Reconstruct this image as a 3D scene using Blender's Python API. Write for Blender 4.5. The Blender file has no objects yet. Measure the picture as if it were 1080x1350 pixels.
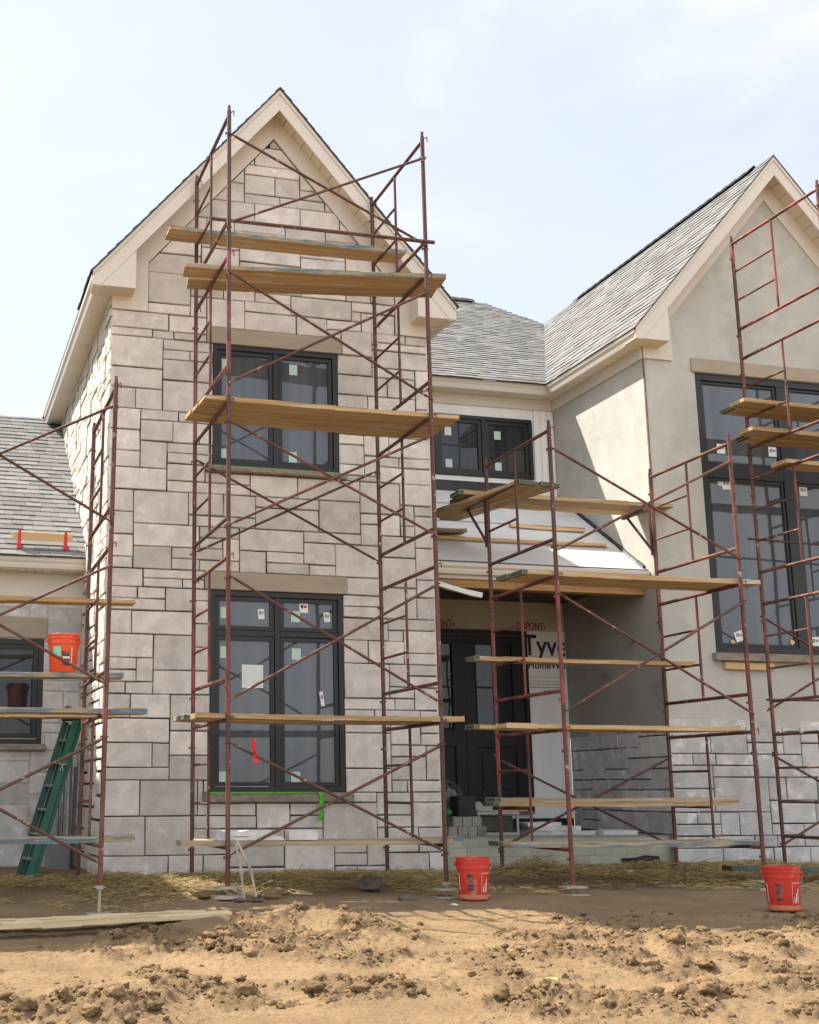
import bpy, bmesh, math, random
import numpy as np
from mathutils import Vector, Matrix
random.seed(7)
scene = bpy.context.scene
COL = scene.collection
def LN(c): return tuple(((x/255)/12.92 if x/255 <= .04045 else ((x/255+.055)/1.055)**2.4) for x in c)

# ------------------------------------------------------------------ materials
def mat(name, c1, c2=None, scale=3.0, stretch=(1,1,1), rough=.8, bump=0.0, bscale=30.0, detail=6.0, tone=0.0, rand=0.0,
        objcol=False, metal=0.0, spec=.4, ramp=(.35,.68), c3=None, s3=1.0, r3=(.5,.62), bstretch=None, bdist=.01, c4=None, s4=1.0, r4=(.55,.6)):
    m = bpy.data.materials.new(name); m.use_nodes = True
    nt = m.node_tree; N = nt.nodes; Lk = nt.links
    bs = N['Principled BSDF']; bs.inputs['Roughness'].default_value = rough; bs.inputs['Metallic'].default_value = metal
    bs.inputs['Specular IOR Level'].default_value = spec
    tc = N.new('ShaderNodeTexCoord'); oi = N.new('ShaderNodeObjectInfo')
    off = N.new('ShaderNodeVectorMath'); off.operation = 'MULTIPLY_ADD'
    cmb = N.new('ShaderNodeCombineXYZ')
    for i in range(3): Lk.new(oi.outputs['Random'], cmb.inputs[i])
    Lk.new(cmb.outputs[0], off.inputs[0]); off.inputs[1].default_value = (37,53,71); Lk.new(tc.outputs['Object'], off.inputs[2])
    src = off.outputs[0]
    def noise(sc, st, det=detail, dist=0.0):
        mp = N.new('ShaderNodeMapping'); mp.inputs['Scale'].default_value = st; Lk.new(src, mp.inputs[0])
        n = N.new('ShaderNodeTexNoise'); n.inputs['Scale'].default_value = sc; n.inputs['Detail'].default_value = det
        n.inputs['Roughness'].default_value = .6; n.inputs['Distortion'].default_value = dist
        Lk.new(mp.outputs[0], n.inputs[0]); return n.outputs['Fac']
    def rampf(fac, a, b):
        r = N.new('ShaderNodeMapRange'); r.interpolation_type = 'SMOOTHSTEP'
        r.inputs[1].default_value = a; r.inputs[2].default_value = b; Lk.new(fac, r.inputs[0]); return r.outputs[0]
    def mix(fac, a, b, mode='MIX'):
        x = N.new('ShaderNodeMix'); x.data_type = 'RGBA'; x.blend_type = mode
        if isinstance(fac, float): x.inputs[0].default_value = fac
        else: Lk.new(fac, x.inputs[0])
        for i, v in ((6,a),(7,b)):
            if isinstance(v, tuple): x.inputs[i].default_value = (*v,1)
            else: Lk.new(v, x.inputs[i])
        return x.outputs[2]
    c2 = c2 or tuple(x*.8 for x in c1)
    a = c1
    if objcol: a = oi.outputs['Color']
    col = mix(rampf(noise(scale, stretch), *ramp), a, c2)
    if c3: col = mix(rampf(noise(s3, stretch, 5.0), *r3), col, c3)
    if c4: col = mix(rampf(noise(s4, (1,1,1), 8.0, .5), *r4), col, c4)
    val = None
    if tone:
        at = N.new('ShaderNodeAttribute'); at.attribute_name = 'tone'
        r = N.new('ShaderNodeMapRange'); r.inputs[3].default_value = 1-tone; r.inputs[4].default_value = 1+tone
        Lk.new(at.outputs['Fac'], r.inputs[0]); val = r.outputs[0]
    if rand:
        r = N.new('ShaderNodeMapRange'); r.inputs[3].default_value = 1-rand; r.inputs[4].default_value = 1+rand
        Lk.new(oi.outputs['Random'], r.inputs[0])
        if val is None: val = r.outputs[0]
        else:
            mm = N.new('ShaderNodeMath'); mm.operation = 'MULTIPLY'; Lk.new(val, mm.inputs[0]); Lk.new(r.outputs[0], mm.inputs[1]); val = mm.outputs[0]
    if val is not None:
        cb = N.new('ShaderNodeCombineXYZ')
        for i in range(3): Lk.new(val, cb.inputs[i])
        col = mix(1.0, col, cb.outputs[0], 'MULTIPLY')
    Lk.new(col, bs.inputs['Base Color'])
    if bump:
        b = N.new('ShaderNodeBump'); b.inputs['Strength'].default_value = bump; b.inputs['Distance'].default_value = bdist
        Lk.new(noise(bscale, bstretch or stretch, 8.0), b.inputs['Height']); Lk.new(b.outputs[0], bs.inputs['Normal'])
    return m

M = {}
M['stone'] = mat('limestone', (.63,.578,.522), (.50,.458,.418), 5.5, rough=.92, bump=.6, bscale=20, tone=.17, c3=(.74,.72,.695), s3=7, r3=(.56,.78), c4=(.46,.37,.31), s4=2.4, r4=(.60,.84), bdist=.012)
M['stone_grey'] = mat('grey_limestone', (.52,.505,.485), (.41,.397,.38), 5, rough=.92, bump=.6, bscale=26, tone=.15, c3=(.67,.655,.635), s3=6.5, r3=(.52,.7), bdist=.012)
M['stone_rough'] = mat('split_limestone', (.64,.60,.53), (.54,.505,.45), 4, rough=.95, bump=.7, bscale=14, tone=.10, bdist=.03)
M['joint'] = mat('raked_joint', (.035,.032,.03), (.05,.046,.042), 8, rough=.95)
M['mortar'] = mat('pale_mortar', (.42,.41,.38), (.34,.33,.31), 8, rough=.95)
M['cap'] = mat('buff_lintel', (.36,.30,.225), (.31,.26,.20), 3, (1,1,4), rough=.85, bump=.15, bscale=40, rand=.05)
M['sill'] = mat('rough_sill', (.30,.25,.195), (.21,.175,.14), 6, (1,1,3), rough=.9, bump=.7, bscale=18, bdist=.02)
M['cream'] = mat('cream_aluminium', (.635,.585,.515), (.60,.555,.49), 1.2, rough=.55, spec=.3)
M['cream_soffit'] = mat('cream_soffit', (.66,.59,.47), (.62,.55,.44), 1.2, rough=.6, tone=.05)
M['stucco'] = mat('grey_parging', (.46,.448,.40), (.40,.39,.35), 1.7, rough=.95, bump=.6, bscale=11, c3=(.50,.488,.445), s3=3.2, r3=(.45,.72), c4=(.34,.33,.30), s4=5.5, r4=(.66,.82), bdist=.01)
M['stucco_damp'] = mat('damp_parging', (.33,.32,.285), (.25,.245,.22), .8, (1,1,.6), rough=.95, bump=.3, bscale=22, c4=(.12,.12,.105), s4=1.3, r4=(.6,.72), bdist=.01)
M['black'] = mat('black_frame', (.017,.018,.020), (.014,.015,.016), 4, rough=.42, spec=.4)
M['door'] = mat('black_door', (.012,.012,.0125), (.010,.010,.0105), 4, rough=.5, spec=.3)
M['membrane'] = mat('dark_membrane', (.02,.022,.028), (.035,.037,.045), 6, rough=.55, c4=(.4,.4,.42), s4=5, r4=(.72,.76))
M['wrap'] = mat('house_wrap', (.84,.835,.825), (.77,.765,.755), 2.5, rough=.6, bump=.5, bscale=5, stretch=(1,1,.3), bdist=.02, spec=.3)
M['wrap_tan'] = mat('dusty_wrap', (.52,.475,.39), (.44,.40,.33), 2.5, rough=.7, bump=.35, bscale=6, bdist=.02, c4=(.09,.08,.07), s4=9, r4=(.74,.77))
M['underlay'] = mat('roof_underlay', (.62,.61,.59), (.53,.525,.51), 1.6, rough=.75, bump=.25, bscale=4, bdist=.02)
M['shingle'] = mat('asphalt_shingle', (.215,.209,.198), (.165,.161,.153), 60, rough=.95, bump=.5, bscale=220, tone=.24, detail=3, bdist=.004)
M['shingle_edge'] = mat('shingle_edge', (.085,.085,.085), (.065,.065,.068), 10, rough=.9)
M['ridge'] = mat('ridge_cap', (.03,.03,.036), (.045,.045,.05), 9, rough=.8, bump=.6, bscale=30)
M['lvl'] = mat('orange_beam', (.38,.215,.075), (.29,.155,.05), 3, (.5,12,12), rough=.6)
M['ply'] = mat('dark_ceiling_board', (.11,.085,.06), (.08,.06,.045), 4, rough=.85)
M['block'] = mat('green_grey_block', (.43,.43,.335), (.35,.35,.27), 3, rough=.93, bump=.4, bscale=40, tone=.08, c4=(.52,.53,.47), s4=2, r4=(.62,.85))
M['concrete'] = mat('concrete', (.30,.29,.27), (.22,.215,.2), 4, rough=.92, bump=.3, bscale=30)
M['tar'] = mat('black_tar', (.012,.012,.013), (.02,.02,.02), 8, rough=.7, bump=.5, bscale=20)
M['wood'] = mat('plank_wood', (.44,.305,.155), (.31,.20,.09), 2.4, (.35,9,9), rough=.75, bump=.25, bscale=9, bstretch=(.4,20,20), rand=.16, c4=(.20,.12,.055), s4=2.6, r4=(.66,.86), c3=(.47,.45,.41) , s3=4.2, r3=(.55,.68), bdist=.004)
M['wood_grey'] = mat('weathered_plank', (.40,.31,.20), (.27,.205,.13), 2.2, (.35,9,9), rough=.85, bump=.3, bscale=9, bstretch=(.4,20,20), rand=.15, c4=(.16,.12,.085), s4=2.2, r4=(.58,.8), c3=(.47,.45,.41) , s3=4.2, r3=(.55,.68), bdist=.004)
M['wood_new'] = mat('new_lumber', (.60,.42,.23), (.50,.33,.16), 2.4, (.35,9,9), rough=.7, bump=.15, bscale=9, bstretch=(.4,20,20), rand=.1)
M['wood_pale'] = mat('pale_lumber', (.62,.49,.31), (.50,.38,.22), 2.4, (.35,9,9), rough=.8, bump=.25, bscale=9, bstretch=(.4,20,20), rand=.1, c4=(.25,.19,.12), s4=2, r4=(.6,.85))
M['blue'] = mat('worn_blue_paint', (.10,.16,.19), (.33,.27,.17), 3, (1,6,6), rough=.8, ramp=(.42,.6))
M['green_end'] = mat('green_painted_end', (.05,.085,.07), (.09,.11,.085), 6, rough=.8)
M['steel'] = mat('rusty_painted_tube', (.13,.045,.033), (.10,.036,.026), 3, (1,1,.6), rough=.55, bump=.25, bscale=60, objcol=True, rand=.1, c3=(.075,.036,.026), s3=4.5, r3=(.45,.60), c4=(.40,.27,.19), s4=13, r4=(.62,.68), spec=.35, bdist=.003)
M['galv'] = mat('dull_jack_metal', (.20,.15,.12), (.13,.085,.065), 9, rough=.6, metal=.3)
M['pad'] = mat('muddy_base_plate', (.40,.36,.29), (.28,.24,.18), 9, rough=.85)
M['orange'] = mat('orange_plastic', (.56,.042,.024), (.48,.036,.022), 3, rough=.5, spec=.35, c4=(.44,.22,.15), s4=6, r4=(.55,.68))
M['orange_lit'] = mat('bright_orange_plastic', (.74,.085,.022), (.66,.07,.018), 3, rough=.4, spec=.45, c4=(.5,.25,.14), s4=4, r4=(.7,.85))  # brighter, glossier orange plastic of the bucket on the leftmost tower
M['dirtyband'] = mat('mud_splash', (.42,.19,.12), (.55,.12,.06), 9, rough=.8)
M['decal_dark'] = mat('worn_dark_print', (.035,.03,.05), (.30,.10,.07), 16, rough=.6, ramp=(.45,.62))
M['decal_white'] = mat('worn_white_print', (.62,.58,.56), (.7,.2,.13), 26, rough=.6, ramp=(.5,.72))
M['white'] = mat('white_plastic', (.72,.72,.71), (.66,.66,.65), 5, rough=.6)
M['paper'] = mat('label_paper', (.62,.66,.63), (.56,.60,.57), 5, rough=.7)
M['paper_green'] = mat('pale_green_paper', (.45,.60,.52), (.40,.55,.47), 5, rough=.7)
M['mint'] = mat('mint_label', (.25,.62,.40), (.2,.52,.33), 9, rough=.7)
M['mint_dull'] = mat('dull_green_cloth', (.06,.19,.05), (.045,.14,.04), 9, rough=.85)
M['red'] = mat('red_ribbon', (.75,.02,.02), (.62,.015,.015), 6, rough=.5)
M['redprint'] = mat('red_print', (.34,.035,.03), (.30,.03,.028), 6, rough=.7)
M['navy'] = mat('navy_print', (.025,.032,.06), (.03,.038,.066), 6, rough=.7)
M['greyprint'] = mat('grey_print', (.25,.25,.26), (.2,.2,.21), 6, rough=.7)
M['lime'] = mat('green_tape', (.10,.42,.045), (.08,.34,.04), 6, rough=.45)
M['redsteel'] = mat('red_bracket_paint', (.62,.025,.03), (.5,.02,.025), 6, rough=.4)
M['ladder'] = mat('green_fibreglass', (.007,.085,.047), (.006,.066,.037), 3, rough=.45, c4=(.06,.22,.15), s4=6, r4=(.68,.85))
M['alum'] = mat('dull_aluminium', (.34,.34,.33), (.26,.26,.25), 8, rough=.45, metal=.6)
M['ladder_dark'] = mat('dark_ladder_back', (.008,.07,.042), (.008,.05,.03), 3, rough=.5)
M['rubber'] = mat('black_rubber', (.015,.015,.015), (.02,.02,.02), 6, rough=.7)
M['maroon'] = mat('maroon_cloth', (.14,.01,.02), (.09,.008,.015), 9, rough=.9)
M['rope'] = mat('pale_rope', (.5,.42,.42), (.4,.33,.33), 20, rough=.9)
M['greybucket'] = mat('grey_plastic', (.22,.235,.25), (.18,.19,.2), 5, rough=.5)
M['slab'] = mat('white_cut_stone', (.60,.575,.56), (.50,.48,.465), 6, rough=.9, bump=.5, bscale=25)
M['fan'] = mat('fan_grey', (.14,.14,.14), (.11,.11,.11), 6, rough=.45, metal=.3)
M['tooldark'] = mat('dark_green_box', (.035,.045,.022), (.025,.032,.016), 5, rough=.6)
M['straw'] = mat('straw', (.31,.225,.09), (.21,.15,.06), 25, rough=.85, tone=.45)
M['rock'] = mat('brown_rock', (.12,.095,.075), (.085,.068,.055), 9, rough=.95, bump=.6, bscale=14)
M['leaf'] = mat('yellow_leaf', (.62,.58,.16), (.5,.46,.12), 9, rough=.7)
M['clod'] = mat('soil_clod', (.215,.142,.076), (.155,.102,.055), 12, rough=1.0, bump=.9, bscale=55, tone=.25, spec=.1, bdist=.008)

def glass_mat(name, c1, c2, refl=.22):
    m = bpy.data.materials.new(name); m.use_nodes = True
    nt = m.node_tree; N = nt.nodes; Lk = nt.links
    bs = N['Principled BSDF']; bs.inputs['Roughness'].default_value = .5; bs.inputs['Specular IOR Level'].default_value = .0
    tc = N.new('ShaderNodeTexCoord'); mp = N.new('ShaderNodeMapping'); mp.inputs['Scale'].default_value = (9,9,.12)
    n = N.new('ShaderNodeTexNoise'); n.inputs['Scale'].default_value = 1.0; n.inputs['Detail'].default_value = 3
    Lk.new(tc.outputs['Object'], mp.inputs[0]); Lk.new(mp.outputs[0], n.inputs[0])
    r = N.new('ShaderNodeMapRange'); r.inputs[1].default_value = .42; r.inputs[2].default_value = .66; Lk.new(n.outputs['Fac'], r.inputs[0])
    x = N.new('ShaderNodeMix'); x.data_type = 'RGBA'; x.inputs[6].default_value = (*c1,1); x.inputs[7].default_value = (*c2,1)
    Lk.new(r.outputs[0], x.inputs[0]); Lk.new(x.outputs[2], bs.inputs['Base Color'])
    gl = N.new('ShaderNodeBsdfGlossy'); gl.inputs['Roughness'].default_value = .015; gl.inputs['Color'].default_value = (.9,.94,.98,1)
    n2 = N.new('ShaderNodeTexNoise'); n2.inputs['Scale'].default_value = 1.7; n2.inputs['Detail'].default_value = 1; Lk.new(tc.outputs['Object'], n2.inputs[0])
    b = N.new('ShaderNodeBump'); b.inputs['Strength'].default_value = .12; b.inputs['Distance'].default_value = .02
    Lk.new(n2.outputs['Fac'], b.inputs['Height']); Lk.new(b.outputs[0], gl.inputs['Normal'])
    lw = N.new('ShaderNodeFresnel'); lw.inputs['IOR'].default_value = 1.5
    mm = N.new('ShaderNodeMath'); mm.operation = 'MULTIPLY_ADD'; mm.inputs[1].default_value = .8; mm.inputs[2].default_value = refl-.03; mm.use_clamp = True
    Lk.new(lw.outputs[0], mm.inputs[0])
    ms = N.new('ShaderNodeMixShader'); Lk.new(mm.outputs[0], ms.inputs[0]); Lk.new(bs.outputs[0], ms.inputs[1]); Lk.new(gl.outputs[0], ms.inputs[2])
    Lk.new(ms.outputs[0], N['Material Output'].inputs[0]); return m
M['glass'] = glass_mat('window_glass', (.062,.070,.078), (.085,.094,.102), .055)
M['glass_dark'] = glass_mat('dark_glass', (.018,.021,.024), (.032,.036,.040), .032)

def soil_material():
    m = bpy.data.materials.new('soil'); m.use_nodes = True
    nt = m.node_tree; N = nt.nodes; Lk = nt.links
    bs = N['Principled BSDF']; bs.inputs['Roughness'].default_value = 1; bs.inputs['Specular IOR Level'].default_value = .12
    tc = N.new('ShaderNodeTexCoord')
    def noise(s, d=8.0):
        n = N.new('ShaderNodeTexNoise'); n.inputs['Scale'].default_value = s; n.inputs['Detail'].default_value = d; n.inputs['Roughness'].default_value = .65
        Lk.new(tc.outputs['Object'], n.inputs[0]); return n.outputs['Fac']
    def rng(f, a, b, lo=0., hi=1.):
        r = N.new('ShaderNodeMapRange'); r.interpolation_type = 'SMOOTHSTEP'
        for i, v in ((1,a),(2,b),(3,lo),(4,hi)): r.inputs[i].default_value = v
        Lk.new(f, r.inputs[0]); return r.outputs[0]
    def mix(f, a, b):
        x = N.new('ShaderNodeMix'); x.data_type = 'RGBA'
        Lk.new(f, x.inputs[0])
        for i, v in ((6,a),(7,b)):
            if isinstance(v, tuple): x.inputs[i].default_value = (*v,1)
            else: Lk.new(v, x.inputs[i])
        return x.outputs[2]
    dry = mix(rng(noise(1.3), .38, .66), (.29,.198,.106), (.215,.145,.077))
    dry = mix(rng(noise(26, 4), .5, .72), dry, (.17,.112,.06))
    at = N.new('ShaderNodeAttribute'); at.attribute_name = 'clod'
    dry = mix(rng(at.outputs['Fac'], .15, .8), dry, (.185,.122,.068))
    damp_shade = mix(rng(noise(2.2), .35, .68), (.185,.128,.074), (.245,.172,.102))  # darker soil: real damp and painted shade in one colour
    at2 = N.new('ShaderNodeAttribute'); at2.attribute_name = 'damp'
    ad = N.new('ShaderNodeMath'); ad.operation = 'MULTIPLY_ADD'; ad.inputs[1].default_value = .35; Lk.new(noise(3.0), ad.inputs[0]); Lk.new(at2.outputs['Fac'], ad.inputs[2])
    col = mix(rng(ad.outputs[0], .5, .82), dry, damp_shade)
    Lk.new(col, bs.inputs['Base Color'])
    b = N.new('ShaderNodeBump'); b.inputs['Strength'].default_value = 1.0; b.inputs['Distance'].default_value = .022; Lk.new(noise(38, 12.0), b.inputs['Height'])
    Lk.new(b.outputs[0], bs.inputs['Normal']); return m
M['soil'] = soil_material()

# ------------------------------------------------------------------ mesh builder
class MB:
    def __init__(s): s.v = []; s.f = []; s.t = []; s.mi = []; s.tone = .5; s.m = 0
    def quad(s, pts, tone=None):
        i = len(s.v); s.v += [tuple(p) for p in pts]; s.f.append(tuple(range(i, i+len(pts)))); s.t.append(s.tone if tone is None else tone); s.mi.append(s.m)
    def hexa(s, P, tone=None):  # 8 points: bottom 0-3 ring, top 4-7 ring
        i = len(s.v); s.v += [tuple(p) for p in P]
        for q in ((3,2,1,0),(4,5,6,7),(0,1,5,4),(1,2,6,5),(2,3,7,6),(3,0,4,7)):
            s.f.append(tuple(i+k for k in q)); s.t.append(s.tone if tone is None else tone); s.mi.append(s.m)
    def box(s, x0, x1, y0, y1, z0, z1, tone=None):
        s.hexa([(x0,y0,z0),(x1,y0,z0),(x1,y1,z0),(x0,y1,z0),(x0,y0,z1),(x1,y0,z1),(x1,y1,z1),(x0,y1,z1)], tone)
    def prism(s, poly, a0, a1, axis='y', tone=None):  # convex/any polygon in (x,z) (axis y) or (y,z) (axis x) or (x,y) (axis z)
        def P(p, a): return (p[0],a,p[1]) if axis == 'y' else ((a,p[0],p[1]) if axis == 'x' else (p[0],p[1],a))
        n = len(poly); i = len(s.v); tt = s.tone if tone is None else tone
        s.v += [P(p,a0) for p in poly]+[P(p,a1) for p in poly]
        s.f.append(tuple(range(i,i+n))); s.f.append(tuple(range(i+2*n-1,i+n-1,-1)))
        for k in range(n): s.f.append((i+k, i+(k+1)%n, i+n+(k+1)%n, i+n+k))
        s.t += [tt]*(n+2); s.mi += [s.m]*(n+2)
    def tube(s, a, b, r, n=10, r2=None, tone=None):
        a = Vector(a); b = Vector(b); d = (b-a).normalized(); u = d.orthogonal().normalized(); w = d.cross(u); r2 = r if r2 is None else r2
        i = len(s.v); tt = s.tone if tone is None else tone
        for c, rr in ((a,r),(b,r2)):
            for k in range(n):
                t = 2*math.pi*k/n; s.v.append(tuple(c+u*(rr*math.cos(t))+w*(rr*math.sin(t))))
        for k in range(n): s.f.append((i+k,i+(k+1)%n,i+n+(k+1)%n,i+n+k))
        s.f.append(tuple(i+k for k in range(n))[::-1]); s.f.append(tuple(i+n+k for k in range(n)))
        s.t += [tt]*(n+2); s.mi += [s.m]*(n+2)
    def path(s, pts, r, n=8):
        for a, b in zip(pts[:-1], pts[1:]): s.tube(a, b, r, n)
    def lathe(s, prof, c, n=28, axis=None):
        i = len(s.v); cx, cy, cz = c
        for r, z in prof:
            for k in range(n):
                t = 2*math.pi*k/n; s.v.append((cx+r*math.cos(t), cy+r*math.sin(t), cz+z))
        for j in range(len(prof)-1):
            for k in range(n):
                s.f.append((i+j*n+k, i+j*n+(k+1)%n, i+(j+1)*n+(k+1)%n, i+(j+1)*n+k)); s.t.append(s.tone); s.mi.append(s.m)
    def build(s, name, m, parent=None, local=False, smooth=False, bevel=0.0):
        me = bpy.data.meshes.new(name); V = s.v
        if parent is not None and not local:
            o = Vector((0,0,0)); q = parent
            while q is not None: o += q.location; q = q.parent
            V = [(x-o.x, y-o.y, z-o.z) for x, y, z in V]
        me.from_pydata(V, [], s.f)
        at = me.attributes.new('tone', 'FLOAT', 'FACE'); at.data.foreach_set('value', np.array(s.t, dtype=np.float32))
        ms = m if isinstance(m, (list,tuple)) else [m]
        for k in ms: me.materials.append(M[k])
        if len(ms) > 1: me.polygons.foreach_set('material_index', np.array(s.mi, dtype=np.int32))
        bm = bmesh.new(); bm.from_mesh(me); bmesh.ops.recalc_face_normals(bm, faces=bm.faces)
        if bevel:
            bmesh.ops.remove_doubles(bm, verts=bm.verts, dist=1e-5)
            bmesh.ops.bevel(bm, geom=[e for e in bm.edges if len(e.link_faces) == 2 and e.calc_face_angle(0) > .5], offset=bevel, segments=1, affect='EDGES')
        bm.to_mesh(me); bm.free()
        if smooth:
            me.polygons.foreach_set('use_smooth', np.ones(len(me.polygons), dtype=bool))
            try: me.set_sharp_from_angle(angle=math.radians(38))
            except Exception: pass
        me.update()
        ob = bpy.data.objects.new(name, me); COL.objects.link(ob)
        if parent is not None: ob.parent = parent
        return ob

def empty(name, loc, label, cat, group=None, rot=(0,0,0)):
    o = bpy.data.objects.new(name, None); COL.objects.link(o); o.location = loc; o.rotation_euler = rot
    o.empty_display_size = .2
    return tag(o, label, cat, group)
def tag(o, label, cat, group=None):
    o['label'] = label; o['category'] = cat
    if group: o['group'] = group
    return o
def structure(o): o['kind'] = 'structure'; return o
def stuff(o, label=None, cat=None):
    o['kind'] = 'stuff'
    if label: o['label'] = label; o['category'] = cat
    return o
def copy_tree(o, parent=None):
    c = o.copy(); COL.objects.link(c)
    if parent is not None: c.parent = parent
    for ch in list(o.children): copy_tree(ch, c)
    return c
def clip(poly, planes):  # keep a*x+b*y<=c
    for a, b, c in planes:
        out = []
        for i in range(len(poly)):
            p, q = poly[i], poly[(i+1) % len(poly)]
            dp, dq = a*p[0]+b*p[1]-c, a*q[0]+b*q[1]-c
            if dp <= 0: out.append(p)
            if dp*dq < 0:
                t = dp/(dp-dq); out.append((p[0]+t*(q[0]-p[0]), p[1]+t*(q[1]-p[1])))
        poly = out
        if len(poly) < 3: return []
    return poly
def inset(poly, d):
    n = len(poly); A = sum(poly[i][0]*poly[(i+1)%n][1]-poly[(i+1)%n][0]*poly[i][1] for i in range(n))
    if A < 0: poly = poly[::-1]
    out = []
    for i in range(n):
        p0, p, p1 = Vector(poly[i-1]), Vector(poly[i]), Vector(poly[(i+1)%n])
        e0 = (p-p0); e1 = (p1-p)
        if e0.length < 1e-6 or e1.length < 1e-6: continue
        e0.normalize(); e1.normalize(); n0 = Vector((-e0.y,e0.x)); n1 = Vector((-e1.y,e1.x)); b = n0+n1
        k = b.dot(n0)
        if k < .15: k = .15
        out.append(tuple(p+b*(d/k)))
    return out

# ------------------------------------------------------------------ ashlar stones
def segs(keys, u):
    out = [keys[0]]
    for a, b in zip(keys[:-1], keys[1:]):
        n = max(1, round((b-a)/u))
        for i in range(1, n+1): out.append(a+(b-a)*i/n)
    return out
def ashlar(a0, a1, b0, b1, holes=(), planes=(), seed=1, u=.124, du=.062, hw=((1,.40),(2,.47),(3,.13)), joint=.0115):
    rnd = random.Random(seed)
    ka = sorted({a0, a1, *[h[0] for h in holes if a0 < h[0] < a1], *[h[1] for h in holes if a0 < h[1] < a1]})
    kb = sorted({b0, b1, *[h[2] for h in holes if b0 < h[2] < b1], *[h[3] for h in holes if b0 < h[3] < b1]})
    A = segs(ka, du); B = segs(kb, u); na, nb = len(A)-1, len(B)-1
    occ = [[any(h[0]-1e-4 <= (A[i]+A[i+1])/2 <= h[1]+1e-4 and h[2]-1e-4 <= (B[j]+B[j+1])/2 <= h[3]+1e-4 for h in holes) for i in range(na)] for j in range(nb)]
    vj = [set() for _ in range(nb)]
    out = []
    for j in range(nb):
        i = 0
        while i < na:
            if occ[j][i]: i += 1; continue
            r = rnd.random(); h = 1
            for hh, w in hw:
                if r < w: h = hh; break
                r -= w
            h = min(h, nb-j)
            free = 0
            while i+free < na and not occ[j][i+free]: free += 1
            target = {1: rnd.uniform(.22,.66), 2: rnd.uniform(.22,.70), 3: rnd.uniform(.36,.64)}[h]
            w = 1
            while w < free and A[i+w]-A[i] < target: w += 1
            if A[i+free]-A[i+w] < .15 and (A[i+free]-A[i]) < .8: w = free
            if w < free and j > 0 and (i+w) in vj[j-1]:
                w = w+1 if (w+1 < free and rnd.random() < .5) else max(1, w-1)
            while h > 1 and any(occ[j+k][i+q] for k in range(h) for q in range(w)): h -= 1
            for k in range(h):
                for q in range(w): occ[j+k][i+q] = True
                vj[j+k].add(i); vj[j+k].add(i+w)
            poly = [(A[i],B[j]),(A[i+w],B[j]),(A[i+w],B[j+h]),(A[i],B[j+h])]
            if planes: poly = clip(poly, planes)
            if len(poly) >= 3:
                p2 = inset(poly, joint/2)
                ar = abs(sum(p2[k][0]*p2[(k+1)%len(p2)][1]-p2[(k+1)%len(p2)][0]*p2[k][1] for k in range(len(p2))))/2
                if ar > .0012: out.append(p2)
            i += w
    return out
def stones(mb, polys, X, seed=2, depth=.03, bev=.008, jit=.004, out=.009, rough=0.0):
    """X(a,b,d) -> world point, d is distance out from the nominal face"""
    rnd = random.Random(seed)
    for p in polys:
        t = min(1, max(0, rnd.gauss(.5,.26))); o = rnd.uniform(-out,out)
        p = [(a+rnd.uniform(-jit,jit), b+rnd.uniform(-jit,jit)) for a, b in p]; n = len(p)
        q = inset(p, bev)
        if len(q) != n: continue
        if sum(p[k][0]*p[(k+1)%n][1]-p[(k+1)%n][0]*p[k][1] for k in range(n)) < 0: p = p[::-1]
        if rough and n == 4:
            na = max(2, int(abs(q[1][0]-q[0][0])/.09)); nb = max(2, int(abs(q[2][1]-q[1][1])/.07)); i0 = len(mb.v)
            def bil(s, t): return tuple((1-s)*(1-t)*q[0][k]+s*(1-t)*q[1][k]+s*t*q[2][k]+(1-s)*t*q[3][k] for k in (0,1))
            for jj in range(nb+1):
                for ii in range(na+1):
                    e = (ii in (0,na)) or (jj in (0,nb))
                    a, b = bil(ii/na, jj/nb); mb.v.append(tuple(X(a, b, (rnd.uniform(0,.5) if e else rnd.uniform(.3,1))*rough+o)))
            for jj in range(nb):
                for ii in range(na):
                    k = i0+jj*(na+1)+ii; mb.f.append((k,k+1,k+na+2,k+na+1)); mb.t.append(t); mb.mi.append(mb.m)
            ring = [i0+k for k in range(na+1)]+[i0+jj*(na+1)+na for jj in range(1,nb+1)]+[i0+nb*(na+1)+k for k in range(na-1,-1,-1)]+[i0+jj*(na+1) for jj in range(nb-1,0,-1)]
            i1 = len(mb.v)
            per = [bil(k/na,0) for k in range(na+1)]+[bil(1,jj/nb) for jj in range(1,nb+1)]+[bil(k/na,1) for k in range(na-1,-1,-1)]+[bil(0,jj/nb) for jj in range(nb-1,0,-1)]
            for a, b in per: mb.v.append(tuple(X(a,b,-depth)))
            L = len(ring)
            for k in range(L): mb.f.append((ring[k], i1+k, i1+(k+1)%L, ring[(k+1)%L])); mb.t.append(t); mb.mi.append(mb.m)
            continue
        i = len(mb.v)
        for ring, d in ((q,o),(p,o-bev),(p,-depth)):
            mb.v += [tuple(X(a,b,d)) for a, b in ring]
        mb.f.append(tuple(range(i,i+n))); mb.t.append(t); mb.mi.append(mb.m)
        for l in (0,1):
            for k in range(n):
                mb.f.append((i+l*n+k, i+(l+1)*n+k, i+(l+1)*n+(k+1)%n, i+l*n+(k+1)%n)); mb.t.append(t); mb.mi.append(mb.m)
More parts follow.
